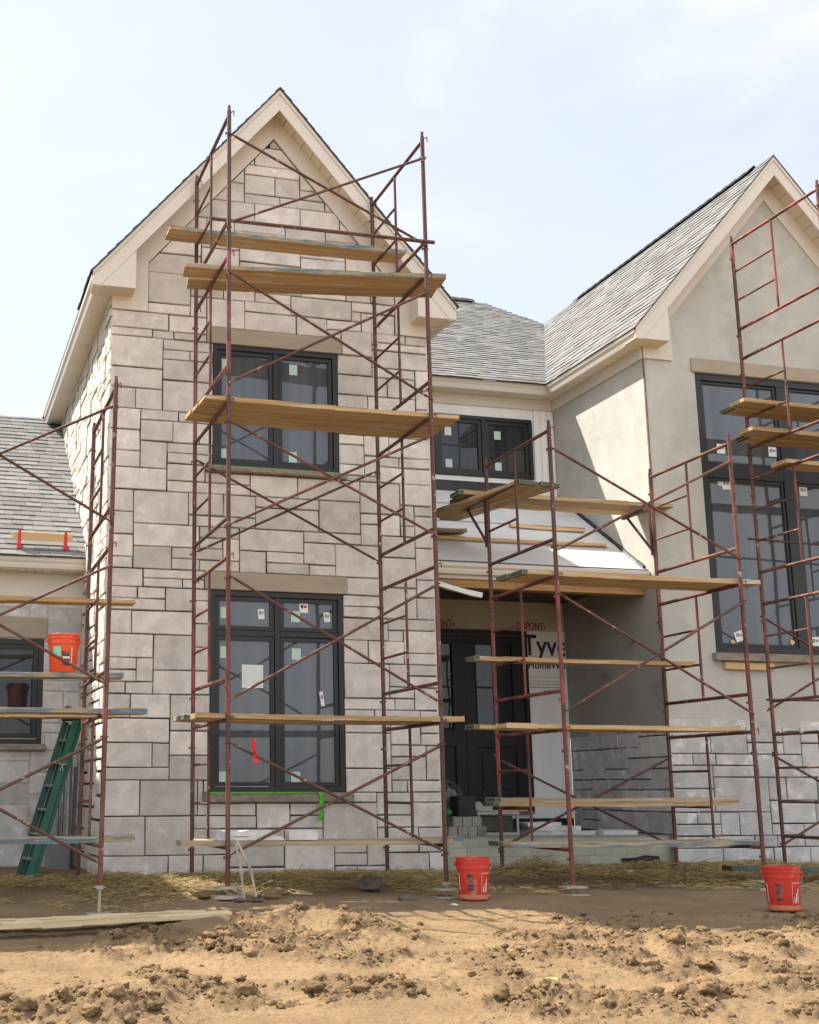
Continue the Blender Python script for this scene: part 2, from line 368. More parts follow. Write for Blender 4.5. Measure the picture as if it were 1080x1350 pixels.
def wall_sheet(mb, poly_planes, a0, a1, b0, b1, holes, X, reveal=.16):
    ka = sorted({a0,a1,*[v for h in holes for v in h[:2] if a0 < v < a1]}); kb = sorted({b0,b1,*[v for h in holes for v in h[2:] if b0 < v < b1]})
    for i in range(len(ka)-1):
        for j in range(len(kb)-1):
            ca, cb = (ka[i]+ka[i+1])/2, (kb[j]+kb[j+1])/2
            if any(h[0] < ca < h[1] and h[2] < cb < h[3] for h in holes): continue
            p = [(ka[i],kb[j]),(ka[i+1],kb[j]),(ka[i+1],kb[j+1]),(ka[i],kb[j+1])]
            if poly_planes: p = clip(p, poly_planes)
            if len(p) >= 3: mb.quad([X(a,b,0) for a, b in p])
    for h in holes:
        c = [(h[0],h[2]),(h[1],h[2]),(h[1],h[3]),(h[0],h[3])]
        for k in range(4):
            p, q = c[k], c[(k+1)%4]; mb.quad([X(*p,0),X(*q,0),X(*q,-reveal),X(*p,-reveal)])

# ------------------------------------------------------------------ house
YF = 1.85; SL = 1.166; XA, XW = 1.0, 7.73
house = empty('house', (XA, YF, 0), 'unfinished two storey house of grey beige stone and stucco with steep gables', 'house')
front = lambda Y: (lambda a, b, d: (a, Y-d, b))
leftf = lambda X_: (lambda a, b, d: (X_-d, a, b))
# --- gabled stone bay
up_hole = (.198,1.812,4.33,6.03); win1 = (.272,1.757,4.40,5.84)
holes = [(.19,1.82,4.33,4.40),win1,(.198,1.812,5.84,6.03),(.19,1.82,.735,.845),(.256,1.776,.845,3.01),(.19,1.82,3.01,3.21),(-.893,-.488,6.14,8.6),(2.488,2.893,6.14,8.6)]
zst = lambda: [(-SL,1,8.467-SL*XA),(SL,1,8.467+SL*XA)]
m = MB(); pol = ashlar(-.893,2.893,-.06,8.47,holes,zst(),seed=11)
stones(m, pol, front(YF), seed=3); m.build('stone_facing', 'stone', house)
m = MB(); wall_sheet(m, [(-SL,1,8.95-SL*XA),(SL,1,8.95+SL*XA)], -.893,2.893,-.3,8.95,[win1,(.256,1.776,.845,3.01)],front(YF+.022))
m.quad([(2.893,1.872,-.3),(2.893,9,-.3),(2.893,9,6.4),(2.893,1.872,6.4)]); m.quad([(-.87,1.872,-.3),(-.87,9,-.3),(-.87,9,6.4),(-.87,1.872,6.4)])
m.build('wall', 'joint', house)
m = MB(); pol = ashlar(1.85,7.3,-.06,6.30,[],[],seed=5)
stones(m, pol, leftf(-.893), seed=8, rough=.02, out=.012, depth=.025); m.build('split_stone_facing', 'stone_rough', house)
# right return of bay
m = MB(); stones(m, ashlar(1.85,4.16,-.06,6.3,[],[],seed=15), lambda a,b,d:(2.893+d,a,b), seed=4); m.build('stone_facing', 'stone', house)
# --- lintels, sills
def slabpart(name, x0,x1,z0,z1, Y0, Y1, mt, bv=.006):
    m = MB(); m.box(x0,x1,Y0,Y1,z0,z1); return m.build(name, mt, house, bevel=bv)
slabpart('lintel', .20,1.81,5.843,6.028,1.835,1.90,'cap'); slabpart('lintel', .192,1.818,3.013,3.208,1.835,1.90,'cap')
def roughsill(x0,x1,z0,z1,Y0,Y1):
    rnd = random.Random(int(x0*100)+int(z0*10)); n = max(6,int((x1-x0)/.045)); m = MB(); P = []
    for i in range(n+1):
        x = x0+(x1-x0)*i/n; j = rnd.uniform(-.01,.008); k = rnd.uniform(-.008,.006)
        P.append([(x,Y0+.012,z1),(x,Y0+j,z1-.012),(x,Y0+k,z0+.012),(x,Y0+.02,z0),(x,Y1,z0),(x,Y1,z1)])
    for a, b in zip(P[:-1],P[1:]):
        for k in range(6): m.quad([a[k],b[k],b[(k+1)%6],a[(k+1)%6]])
    m.quad(P[0]); m.quad(P[-1]); return m.build('sill', 'sill', house)
roughsill(.192,1.835,4.333,4.398,1.79,1.93); roughsill(.187,1.84,.738,.843,1.78,1.93)
# --- windows
def window(x0,x1,z0,z1,Y, cols, rows, fw=.055, sw=.05, depth=.08, muntin=None, gm='glass', mull=None, label=None):
    """frame with casement sashes; cols/rows are lists of interior division coordinates"""
    m = MB(); yf, yb = Y, Y+depth
    m.box(x0,x1,yf,yb,z0,z0+fw); m.box(x0,x1,yf,yb,z1-fw,z1); m.box(x0,x0+fw,yf,yb,z0+fw,z1-fw); m.box(x1-fw,x1,yf,yb,z0+fw,z1-fw)
    xs = [x0]+list(cols)+[x1]; zs = [z0]+list(rows)+[z1]; mw = .03 if mull is None else mull
    for c in cols: m.box(c-mw,c+mw,yf+.006,yb,z0+fw,z1-fw)
    for r in rows:
        for i in range(len(xs)-1):
            m.box(xs[i]+(fw if i == 0 else mw), xs[i+1]-(fw if i == len(xs)-2 else mw), yf+.009, yb, r-mw, r+mw)
    w = m.build('window', 'black', house, bevel=.003)
    if label: w['label'] = label
    for i in range(len(xs)-1):
        for j in range(len(zs)-1):
            a0 = xs[i]+(fw if i == 0 else mw); a1 = xs[i+1]-(fw if i == len(xs)-2 else mw)
            b0 = zs[j]+(fw if j == 0 else mw); b1 = zs[j+1]-(fw if j == len(zs)-2 else mw)
            s = MB(); ys, ye = Y+.022, Y+.066
            g = .004
            s.box(a0+g,a1-g,ys,ye,b0+g,b0+sw); s.box(a0+g,a1-g,ys,ye,b1-sw,b1-g); s.box(a0+g,a0+sw,ys,ye,b0+sw,b1-sw); s.box(a1-sw,a1-g,ys,ye,b0+sw,b1-sw)
            if muntin:
                for k in range(1,muntin[0]): xx = a0+sw+(a1-a0-2*sw)*k/muntin[0]; s.box(xx-.010,xx+.010,Y+.0385,Y+.0445,b0+sw,b1-sw)
                for k in range(1,muntin[1]): zz = b0+sw+(b1-b0-2*sw)*k/muntin[1]; s.box(a0+sw,a1-sw,Y+.0375,Y+.0435,zz-.010,zz+.010)
            s.build('sash', 'black', w, bevel=.003)
            p = MB(); p.box(a0+sw-.005,a1-sw+.005,Y+.046,Y+.054,b0+sw-.005,b1-sw+.005); p.build('pane', gm, w)
    return w
def sticker(w, x, z, Y, sx, sz, mt='paper', rot=0.0, marks=False):
    m = MB(); c, s = math.cos(rot), math.sin(rot)
    def R(a,b): return (x+c*a-s*b, Y, z+s*a+c*b)
    P = [R(-sx,-sz),R(sx,-sz),R(sx,sz),R(-sx,sz)]
    m.hexa([P[0],P[1],(P[1][0],Y+.003,P[1][2]),(P[0][0],Y+.003,P[0][2]),P[3],P[2],(P[2][0],Y+.003,P[2][2]),(P[3][0],Y+.003,P[3][2])])
    mats = [mt]
    if marks or mt == 'white':
        mats += ['decal_dark','redprint'] if marks else ['greyprint','greyprint']
        m.m = 1; m.box(x-sx*.7,x-sx*.05,Y-.001,Y+.001,z-sz*.1,z+sz*.6); m.m = 2; m.box(x+sx*.1,x+sx*.7,Y-.001,Y+.001,z,z+sz*.5)
        m.m = 0
    return m.build('sticker', mats, w)
w = window(.275,1.754,4.403,5.838,1.862,[1.015],[]); YG = 1.862+.041
for x,z in ((.43,5.62),(1.235,5.62),(.43,4.56),(1.22,4.575)): sticker(w,x,z,YG,.047,.062,'paper_green')
w = window(.259,1.773,.848,3.006,1.862,[1.015],[2.545])
for x,z,mt in ((.43,2.77,'paper_green'),(1.235,2.75,'paper_green'),(.43,2.335,'paper_green'),(1.24,2.335,'paper_green'),(.42,1.0,'paper_green'),(1.22,1.0,'paper_green')): sticker(w,x,z,YG,.052,.062,mt)
sticker(w,.84,2.765,YG,.036,.055,'white',.08); sticker(w,1.60,2.755,YG,.036,.055,'white',.1); sticker(w,1.33,2.85,YG,.05,.055,'white',0,True); sticker(w,.74,2.08,YG,.12,.125,'paper'); sticker(w,1.53,1.85,YG,.02,.08,'white',.15)
# --- gable trim builder
def gable_trim(xa, xl, xr, with_right=True, YR=1.58, za=8.955, zst_=8.467, inn=(.405,.405)):
    """xl,xr wall edges; rake front plane YR; apex za at xa"""
    zo = lambda x: za-SL*abs(x-xa); zi = lambda x: za-.258-SL*abs(x-xa)
    for sgn, xe in ((-1,xl),(1,xr)):
        ex = xe+sgn*.255; inx = xe-sgn*.225
        xc = xa+sgn*(za-.258-6.292)/SL
        m = MB()   # rake fascia
        m.prism([(xa,za),(ex,zo(ex)),(ex,6.292),(xc,6.292),(inx,zi(inx)),(xa,zi(xa))], YR-.006, YR+.024)
        m.prism([(xa,za+.004),(ex,zo(ex)+.004),(ex,zo(ex)-.05),(xa,za-.054)], YR-.02, YR-.006)
        m.build('rake_board', 'cream', house, bevel=.002)
        m = MB()   # boxed eave return
        m.prism([(xc,6.293),(inx,6.293),(inx,zi(inx)-.001)], YR-.001, YF-.002)
        m.build('eave_return', 'cream', house, bevel=.003)
        m = MB()
        for k in range(3): m.box(min(ex,inx)+.004,max(ex,inx)-.002,YR+.026+.081*k,YR+.026+.081*k+.078,6.2915,6.298,random.random())
        m.build('soffit', 'cream_soffit', house)
        # rake soffit panels
        m = MB(); L = abs(inx-xa); n = 15
        for k in range(n):
            x0 = xa+(inx-xa)*k/n; x1 = xa+(inx-xa)*(k+1)/n; x1 -= (x1-x0)*.07
            f = lambda x: zi(x)+.065
            m.hexa([(x0,YR+.026,f(x0)),(x1,YR+.026,f(x1)),(x1,YF+.02,f(x1)),(x0,YF+.02,f(x0)),(x0,YR+.026,f(x0)+.05),(x1,YR+.026,f(x1)+.05),(x1,YF+.02,f(x1)+.05),(x0,YF+.02,f(x0)+.05)], random.random())
        m.build('soffit', 'cream_soffit', house)
        # frieze on the wall
        m = MB(); q = xe-sgn*inn[0]; zs = lambda x: zst_-SL*abs(x-xa); zt = lambda x: zi(x)+.07
        m.prism([(xe,6.14),(q,6.14),(q,zs(q)+.02),(q,zt(q)),(xe,zt(xe)+.0)], YF-.028, YF+.01)
        m.prism([(q,zs(q)),(xa,zs(xa)),(xa,zt(xa)),(q,zt(q))], YF-.0285, YF+.01)
        m.build('frieze_board', 'cream', house, bevel=.002)
gable_trim(XA,-.893,2.893); gable_trim(XW,5.775,9.685,za=9.0,zst_=8.508)
def gable_roof(xa, xl, xr, y0, y1, za=8.972, seed=1, hide=()):
    for sgn, xe in ((-1,xl),(1,xr)):
        ex = xe+sgn*.265; zo = lambda x: za-SL*abs(x-xa)
        m = MB(); m.hexa([(xa,y0,zo(xa)-.015),(ex,y0,zo(ex)-.015),(ex,y1,zo(ex)-.015),(xa,y1,zo(xa)-.015),(xa,y0,zo(xa)),(ex,y0,zo(ex)),(ex,y1,zo(ex)),(xa,y1,zo(xa))])
        if sgn not in hide: m.build('roof', 'shingle_edge', house)
        yield sgn, ex, zo
# shingle courses on a plane: P0 + u*U + v*V
def shingles(P0, U, V, umax, vmax, planes, seed, name='roof', expo=.142):
    rnd = random.Random(seed); P0 = Vector(P0); U = Vector(U).normalized(); V = Vector(V).normalized(); Nn = U.cross(V).normalized()
    if Nn.z < 0: Nn = -Nn
    m = MB(); k = 0; v = 0.0
    while v < vmax:
        u = -rnd.uniform(0,.3)
        while u < umax:
            w = rnd.choice((.12,.17,.2,.26,.3)); lam = rnd.random() < .5
            h0 = .012 if lam else .007; t = min(1,max(0,rnd.gauss(.55,.28)))
            p = clip([(u,v),(u+w-.003,v),(u+w-.003,v+expo*1.02),(u,v+expo*1.02)], list(planes)+[(-1,0,0)])
            if len(p) >= 3:
                up = [P0+U*a+V*b+Nn*(.001+h0*(1-(b-v)/(expo*1.02))) for a, b in p]
                m.quad(up, t)
                for q in range(len(p)):
                    a, b = p[q], p[(q+1)%len(p)]
                    if abs(a[1]-v) < 1e-4 and abs(b[1]-v) < 1e-4 or abs(a[0]-b[0]) < 1e-4:
                        m.m = 1; m.quad([up[q], up[(q+1)%len(p)], P0+U*b[0]+V*b[1]-Nn*.006, P0+U*a[0]+V*a[1]-Nn*.006], .3); m.m = 0
            u += w
        v += expo
    return m
for sgn, ex, zo in gable_roof(XA,-.893,2.893,1.55,9.0): pass
for sgn, ex, zo in gable_roof(XW,5.775,9.685,1.55,7.9,9.017): pass
# shingle edge seen along the main rakes (ragged)
# wing roof facing left
ex = 5.775-.285; zo = 9.017-SL*(XW-ex)
m = shingles((ex,1.545,zo+.002),(0,1,0),(XW-ex,0,SL*(XW-ex)),6.6,3.56,[(0,1,math.hypot(1,SL)*(XW-ex)),(1,0,6.5),(1,-(7.86-3.83)/3.47,3.83-1.545)],21)
m.build('roof', ['shingle','shingle_edge'], house)
ex2 = -.893-.28; zo2 = 8.972-SL*(XA-ex2)
m = shingles((ex2,1.54,zo2+.002),(0,1,0),(XA-ex2,0,SL*(XA-ex2)),1.2,3.6,[(0,1,math.hypot(1,SL)*(XA-ex2)),(1,0,1.2)],22); m.build('roof', ['shingle','shingle_edge'], house)
ex3 = 2.893+.28
m = shingles((ex3,1.54,zo2+.002),(0,1,0),(-(ex3-XA),0,SL*(ex3-XA)),1.2,3.6,[(0,1,math.hypot(1,SL)*(ex3-XA)),(1,0,1.2)],23); m.build('roof', ['shingle','shingle_edge'], house)
# mid roof
sm = .648; ym = 3.80; zm = 6.41
cm = math.hypot(1,sm)
def uvm(x,y): return (x-2.2, (y-ym)*cm)
pm = [uvm(2.2,ym), uvm(5.50,ym), uvm(7.74,7.86), uvm(7.28,9.2), uvm(2.2,9.2)]
def hp(poly):
    out = []
    for i in range(len(poly)):
        (x0,y0),(x1,y1) = poly[i], poly[(i+1)%len(poly)]; a, b = (y1-y0), -(x1-x0); out.append((a,b,a*x0+b*y0))
    return out
m = shingles((2.2,ym,zm),(1,0,0),(0,1,sm),5.7,6.7,hp(pm),31); m.build('roof', ['shingle','shingle_edge'], house)
m = MB(); Z = lambda y: zm+(y-ym)*sm-.01
m.quad([(2.2,ym,Z(ym)),(5.53,ym,Z(ym)),(7.75,7.9,Z(7.9)),(7.29,9.22,Z(9.22)),(2.2,9.22,Z(9.22))])
m.quad([(7.29,9.22,Z(9.22)),(7.75,7.9,Z(7.9)),(11.5,9.3,5.5),(11.5,11,5.5)]); m.quad([(2.2,9.22,Z(9.22)),(7.29,9.22,Z(9.22)),(9,13.5,6.4),(0,13.5,6.4)])
m.build('roof', 'shingle_edge', house)
# left roof
sL = .74; cL = math.hypot(1,sL); uvl = lambda x,y:(x+4.25,(y-3.36)*cL)
m = shingles((-4.25,3.36,3.575),(1,0,0),(0,1,sL),3.35,4.9,[(0,1,(7.2-3.36)*cL),(1,0,3.35)],41); m.build('roof', ['shingle','shingle_edge'], house)
m = MB(); m.quad([(-4.25,3.36,3.565),(-.88,3.36,3.565),(-.88,7.2,3.565+3.84*sL),(-4.25,7.2,3.565+3.84*sL)]); m.quad([(-4.25,7.2,3.565+3.84*sL),(-.88,7.2,3.565+3.84*sL),(-.88,10,4.5),(-4.25,10,4.5)]); m.build('roof', 'shingle_edge', house)
# ridge caps
def ridge(p, q, n, r=.07):
    m = MB(); p = Vector(p); q = Vector(q); d = (q-p)
    s = Vector((-d.y,d.x,0)).normalized()
    for k in range(n):
        a = p+d*(k/n); b = p+d*((k+1.12)/n); l = .012
        for sg in (1,-1):
            m.hexa([a+Vector((0,0,l+.012)),b+Vector((0,0,l)),b+s*sg*r-Vector((0,0,r*.75)),a+s*sg*r-Vector((0,0,r*.75-.012)),a+Vector((0,0,l+.03)),b+Vector((0,0,l+.018)),b+s*sg*r-Vector((0,0,r*.75-.018)),a+s*sg*r-Vector((0,0,r*.75-.03))])
    m.build('ridge_cap', 'ridge', house)
ridge((XW,1.95,9.035),(XW,6.62,9.035),24,.09); ridge((5.0,9.2,Z(9.2)+.05),(7.0,9.2,Z(9.2)+.05),10,.10)
# --- gutters: K profile, d outwards
def gutter(fn, L0, L1, name='gutter'):
    prof = [(0,0),(.065,0),(.078,.035),(.082,.06),(.105,.085),(.112,.125),(.105,.13),(.095,.118),(.01,.115),(0,.13)]
    m = MB(); n = len(prof); i = len(m.v)
    for L in (L0,L1): m.v += [fn(L,d,h) for d, h in prof]
    for k in range(n): m.f.append((i+k,i+(k+1)%n,i+n+(k+1)%n,i+n+k)); m.t.append(.5); m.mi.append(0)
    m.f.append(tuple(range(i,i+n))); m.f.append(tuple(range(i+2*n-1,i+n-1,-1))); m.t += [.5,.5]; m.mi += [0,0]
    return m.build(name, 'cream', house)
gutter(lambda L,d,h:(5.775-.165-d,L,6.283+h),1.585,3.82); gutter(lambda L,d,h:(L,3.95-d,6.283+h),3.0,5.608)
gutter(lambda L,d,h:(-.893-.155-d,L,6.283+h),1.585,7.0); gutter(lambda L,d,h:(L,2.115-d,3.345+h),2.90,5.772); gutter(lambda L,d,h:(L,3.50-d,3.44+h),-4.2,-.915)
# eave soffits
def soffit_strip(kind, lo, hi, w0, w1, z, step=.10):
    m = MB(); t = lo
    while t < hi-1e-6:
        e = min(hi, t+step)
        if kind == 'y': m.box(w0,w1,t,e-.005,z,z+.02,random.random())
        else: m.box(t,e-.005,w0,w1,z,z+.02,random.random())
        t += step
    if kind == 'y': m.box(w0,w1,lo,hi,z+.022,z+.03,0)
    else: m.box(lo,hi,w0,w1,z+.022,z+.03,0)
    m.build('soffit', 'cream_soffit', house)
soffit_strip('y',1.853,7.1,-1.055,-.895,6.287); soffit_strip('y',1.853,4.1,2.895,3.048,6.287); gutter(lambda L,d,h:(2.893+.155+d,L,6.283+h),1.585,3.80)
soffit_strip('y',1.853,4.155,5.605,5.773,6.287); soffit_strip('x',2.9,5.603,3.93,4.155,6.2875); soffit_strip("x",-4.2,-.9,3.48,3.74,3.425)
m = MB(); m.box(5.742,5.772,1.856,4.128,6.14,6.286); m.build('frieze_board','cream',house,bevel=.002)
m = MB(); m.box(2.9,5.741,4.127,4.158,6.135,6.286); m.build('frieze_board','cream',house,bevel=.002)
m = MB(); m.box(-4.2,-.90,3.715,3.748,3.13,3.424); m.build('frieze_board','cream',house,bevel=.002)
# --- wing: stucco front and side
wz = [(-SL,1,8.95-SL*XW),(SL,1,8.95+SL*XW)]
wwin = (6.495,9.0,2.48,6.02)
m = MB(); wall_sheet(m, wz, 5.775,9.685,1.60,8.95,[wwin],front(YF)); m.build('wall','stucco',house)
m = MB(); wall_sheet(m,[],5.96,9.685,-.3,1.62,[],front(YF+.024)); m.build('wall','joint',house)
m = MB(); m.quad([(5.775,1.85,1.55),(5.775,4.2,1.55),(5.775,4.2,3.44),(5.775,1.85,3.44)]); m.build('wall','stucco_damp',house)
m = MB(); m.quad([(5.775,1.85,3.44),(5.775,4.2,3.44),(5.775,4.2,6.32),(5.775,1.85,6.32)]); m.build('wall','stucco',house)
m = MB(); m.quad([(9.685,1.85,-.3),(9.685,9,-.3),(9.685,9,6.3),(9.685,1.85,6.3)]); m.build('wall','stucco',house)
m = MB(); m.box(5.805,5.96,1.873,2.0,-.3,1.5); m.quad([(5.80,1.87,-.3),(5.80,4.2,-.3),(5.80,4.2,1.6),(5.80,1.87,1.6)]); m.build('wall','joint',house)
m = MB(); stones(m, ashlar(5.765,9.685,-.06,1.69,[],[],seed=33,u=.13), front(YF-.0), seed=31, out=.006); m.build('stone_facing','stone_grey',house)
m = MB(); stones(m, ashlar(1.85,4.16,.36,1.63,[],[],seed=37,u=.13), leftf(5.775), seed=35, out=.008); m.build('stone_facing','stone_grey',house)
m = MB(); m.box(5.757,5.80,1.853,2.9,-.3,.355); m.build('wall','stucco_damp',house)
m = MB(); m.box(5.768,5.786,1.836,1.86,1.70,3.30); m.box(5.766,5.784,1.834,1.858,3.5,6.13); m.build('corner_bead','galv',house)
w = window(6.498,8.997,2.483,6.018,1.862,[7.77],[4.76],fw=.085,sw=.04,mull=.085)
for x,z,mt,r in ((6.83,5.06,'white',0),(6.86,4.60,'white',.05),(6.80,4.64,'paper_green',0),(7.58,5.07,'white',0),(7.98,4.58,'white',0),(6.87,2.70,'white',.3),(7.95,2.66,'white',.1)): sticker(w,x,z,YG-(.001 if mt == 'white' else 0),.058,.062,mt,r)
for x,z in ((6.77,2.625),(7.61,2.645)): 
    c = MB(); c.tube((x,YG-.012,z),(x,YG,z),.03,14); c.build('suction_cup','wood_pale',w)
slabpart('lintel',6.448,9.05,6.022,6.203,1.825,1.90,'cap'); m = MB(); m.box(6.44,9.06,1.76,1.90,2.385,2.478); m.build('sill','sill',house,bevel=.006)
# --- middle part: upper wall, window, porch
m = MB(); wall_sheet(m,[],2.893,5.775,4.75,6.30,[(3.925,5.405,5.10,5.975)],front(4.16)); m.build('upper_wall','wrap',house)
w = window(3.928,5.402,5.103,5.972,4.10,[4.665],[],muntin=(2,2),gm='glass_dark',fw=.05,sw=.055)
for x,z,mt in ((4.14,5.73,'paper'),(4.885,5.72,'paper_green'),(4.14,5.27,'paper_green'),(4.88,5.27,'paper_green')): sticker(w,x,z,4.10+.036,.05,.06,mt)
m = MB(); m.box(2.90,5.30,4.12,4.157,5.03,5.098); m.build('sill_flashing','white',house,bevel=.003)
m = MB(); m.box(2.90,5.28,4.135,4.156,4.79,5.028); m.build('membrane_strip','membrane',house)
# loose fold of wrap beside the window
m = MB(); n = 14
for k in range(n):
    a = 5.44+.31*k/n; b = 5.44+.31*(k+1)/n
    f = lambda t: 4.148-.018*abs(math.sin(t*31))
    m.hexa([(a,f(a),5.02),(b,f(b),5.02),(b,4.158,5.02),(a,4.158,5.02),(a+.01,f(a)+.004,6.13),(b+.01,f(b)+.004,6.13),(b+.01,4.158,6.13),(a+.01,4.158,6.13)])
m.build('loose_wrap','wrap',house)
# porch roof sheathing
ps = (4.895-3.497)/(4.157-2.075); PZ = lambda y: 3.497+ps*(y-2.075)
m = MB(); rows = [2.05,2.62,3.16,3.70,4.155]
for k in range(4):
    a, b = rows[k], rows[k+1]; o = .004*(k%2)
    m.hexa([(2.9,a,PZ(a)-.03),(5.79,a,PZ(a)-.03),(5.79,b,PZ(b)-.03),(2.9,b,PZ(b)-.03),(2.9,a,PZ(a)+.006),(5.79,a,PZ(a)+.006),(5.79,b+.03,PZ(b+.03)-.001),(2.9,b+.03,PZ(b+.03)-.001)])
m.build('porch_roof','underlay',house)
m = MB()
for k in (1,2,3):
    y = rows[k]; m.box(2.9,5.6,y-.006,y+.002,PZ(y)+.0065,PZ(y)+.011)
m.box(2.9,5.77,2.03,2.06,3.478,3.496); m.build('lap_seam','shingle_edge',house)
m = MB(); n = 14
for k in range(n):
    a = 2.1+2.0*k/n; b = 2.1+2.0*(k+1)/n; o = .012*random.random(); wd = .018+.014*random.random()
    m.hexa([(5.76-wd,a,PZ(a)+.008),(5.772,a,PZ(a)+.008),(5.772,b,PZ(b)+.008),(5.76-wd,b,PZ(b)+.008),(5.755-o,a,PZ(a)+.03+o),(5.772,a,PZ(a)+.035+o),(5.772,b,PZ(b)+.035+o),(5.755-o,b,PZ(b)+.03+o)])
m.build('wall_flashing','membrane',house)
m = MB(); m.box(2.90,5.772,2.116,2.14,3.30,3.49); m.build('fascia_board','cream',house)
m = MB(); m.box(2.90,5.77,2.145,2.32,3.20,3.335); m.build('porch_beam','lvl',house,bevel=.003)
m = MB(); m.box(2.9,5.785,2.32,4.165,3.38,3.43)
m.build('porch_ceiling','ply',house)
# door wall with printed wrap
m = MB(); wall_sheet(m,[],2.893,5.785,2.95,3.44,[],front(4.166)); m.build('door_wall','wrap_tan',house)
m = MB(); m.quad([(5.15,4.1645,.50),(5.7745,4.1645,.50),(5.7745,4.1645,2.99),(5.15,4.1645,2.99)]); m.quad([(2.9,4.164,.50),(5.15,4.164,.50),(5.15,4.164,.6),(2.9,4.164,.6)]); m.build('door_wall','wrap',house)
m = MB(); m.quad([(2.893,4.17,-.2),(5.775,4.17,-.2),(5.775,4.17,.51),(2.893,4.17,.51)]); m.build('door_wall','tar',house)
m = MB(); m.box(4.02,5.16,4.08,4.155,.555,.60); m.build('threshold','galv',house)
# double door
m = MB(); d0, d1, zt = 3.30, 5.155, 2.97
m.box(d0,d0+.06,4.06,4.16,.6,zt); m.box(d1-.06,d1,4.06,4.16,.6,zt); m.box(d0,d1,4.061,4.16,zt-.06,zt-.0005)
door = m.build('door','door',house,bevel=.003)
for a, b in ((d0+.064,4.224),(4.232,d1-.064)):
    m = MB(); st = .15
    m.box(a,b,4.085,4.13,2.79,2.905); m.box(a,b,4.085,4.13,.605,.80); m.box(a,b,4.085,4.13,1.42,1.63)
    m.box(a,a+st,4.0851,4.13,.80,2.79); m.box(b-st,b,4.0851,4.13,.80,2.79)
    m.box(a+st,b-st,4.112,4.13,.80,1.42); m.box(a+st+.07,b-st-.07,4.095,4.114,.88,1.34)
    for zz in (1.63,2.775): m.box(a+st,b-st,4.075,4.10,zz,zz+.018)
    m.box(a+st,a+st+.018,4.0755,4.10,1.645,2.78); m.box(b-st-.018,b-st,4.0755,4.10,1.645,2.78)
    m.box(a+st,b-st,4.09,4.11,2.19,2.215); m.box((a+b)/2-.011,(a+b)/2+.011,4.0905,4.11,1.645,2.78)
    m.build('door_leaf','door',door,bevel=.003)
    m = MB(); m.box(a+st,b-st,4.114,4.122,1.64,2.79); m.build('pane','glass_dark',door)
def text(body, x, z, size, Y, mt, name, sx=1.0, parent=house, bold=.0, maxx=None):
    cu = bpy.data.curves.new(name,'FONT'); cu.body = body; cu.size = size; cu.extrude = .0008; cu.offset = bold; cu.align_x = 'LEFT'
    ob = bpy.data.objects.new(name,cu); COL.objects.link(ob); bpy.context.view_layer.update()
    me = bpy.data.meshes.new_from_object(ob.evaluated_get(bpy.context.evaluated_depsgraph_get())); bpy.data.objects.remove(ob)
    bm = bmesh.new(); bm.from_mesh(me)
    for v in bm.verts: v.co = Vector((x+v.co.x*sx, Y-v.co.z, z+v.co.y))-parent.location
    if maxx is not None: bmesh.ops.bisect_plane(bm, geom=bm.verts[:]+bm.edges[:]+bm.faces[:], plane_co=(maxx-parent.location.x,0,0), plane_no=(1,0,0), clear_outer=True)
    bm.to_mesh(me); bm.free(); me.materials.clear(); me.materials.append(M[mt]); o = bpy.data.objects.new(name,me); COL.objects.link(o); o.parent = parent; return o
text('DUPONT\u25b8',5.05,3.0,.15,4.160,'redprint','printed_text',.66,bold=.002); text('DUPONT\u25b8',3.70,3.0,.15,4.160,'redprint','printed_text',.66,bold=.002)
text('Tyvek',5.135,2.66,.40,4.160,'navy','printed_text',.86,bold=.006,maxx=5.765)
text('HomeWrap',5.20,2.48,.135,4.160,'navy','printed_text',1.0,bold=.003,maxx=5.765)
m = MB(); rnd = random.Random(3)
for r,(z,hh) in enumerate(((2.36,.008),(2.30,.008),(2.265,.008),(2.22,.014))):
    x = 5.22
    while x < 5.70: wd = rnd.uniform(.015,.05); m.box(x,min(x+wd,5.72),4.161,4.163,z,z+hh); x += wd+.01
m.build('fine_print','greyprint',house)
m = MB(); x = 5.42
while x < 5.70: wd = rnd.uniform(.02,.05); m.box(x,x+wd,4.161,4.163,2.165,2.182); x += wd+.012
m.build('fine_print','redprint',house)
# porch foundation
m = MB(); rnd = random.Random(9)
for r in range(6):
    z0 = -.25+r*.098; x = 2.9-rnd.uniform(0,.3)
    while x < 5.755:
        wd = .395; a = max(2.9,x); b = min(5.755,x+wd-.004)
        if b-a > .02: m.box(a,b,1.952+rnd.uniform(0,.003),2.05,z0,z0+.094,rnd.random())
        x += wd
fw_ = m.build('foundation_wall','block',house)
m = MB(); m.box(2.9,5.756,1.962,2.05,-.3,.335); m.build('foundation_core','concrete',house)
m = MB(); m.prism([(5.10,-.05),(5.125,.06),(5.11,.105),(5.3,.11),(5.42,.135),(5.60,.12),(5.64,-.05)],1.944,1.951); m.build('tar_patch','tar',house)
m = MB(); m.box(2.9,5.756,1.96,4.16,.336,.352); m.build('porch_slab','concrete',house)
# --- left wing
lw = (-2.9,-1.345,1.395,2.635)
m = MB(); stones(m, ashlar(-4.2,-.90,-.06,3.13,[(-2.95,-1.315,2.64,2.885),lw,(-2.95,-1.30,1.32,1.395)],[],seed=51,u=.13,joint=.011), front(3.75), seed=52, depth=.01); m.build('stone_facing','stone_grey',house)
m = MB(); wall_sheet(m,[],-4.2,-.88,-.3,3.45,[lw],front(3.758)); m.build('wall','mortar',house)
window(-2.897,-1.348,1.398,2.632,3.76,[-2.12],[],fw=.06,sw=.06,gm='glass_dark')
slabpart('lintel',-2.948,-1.317,2.642,2.883,3.735,3.80,'cap'); slabpart('sill',-2.95,-1.302,1.322,1.393,3.69,3.80,'sill')
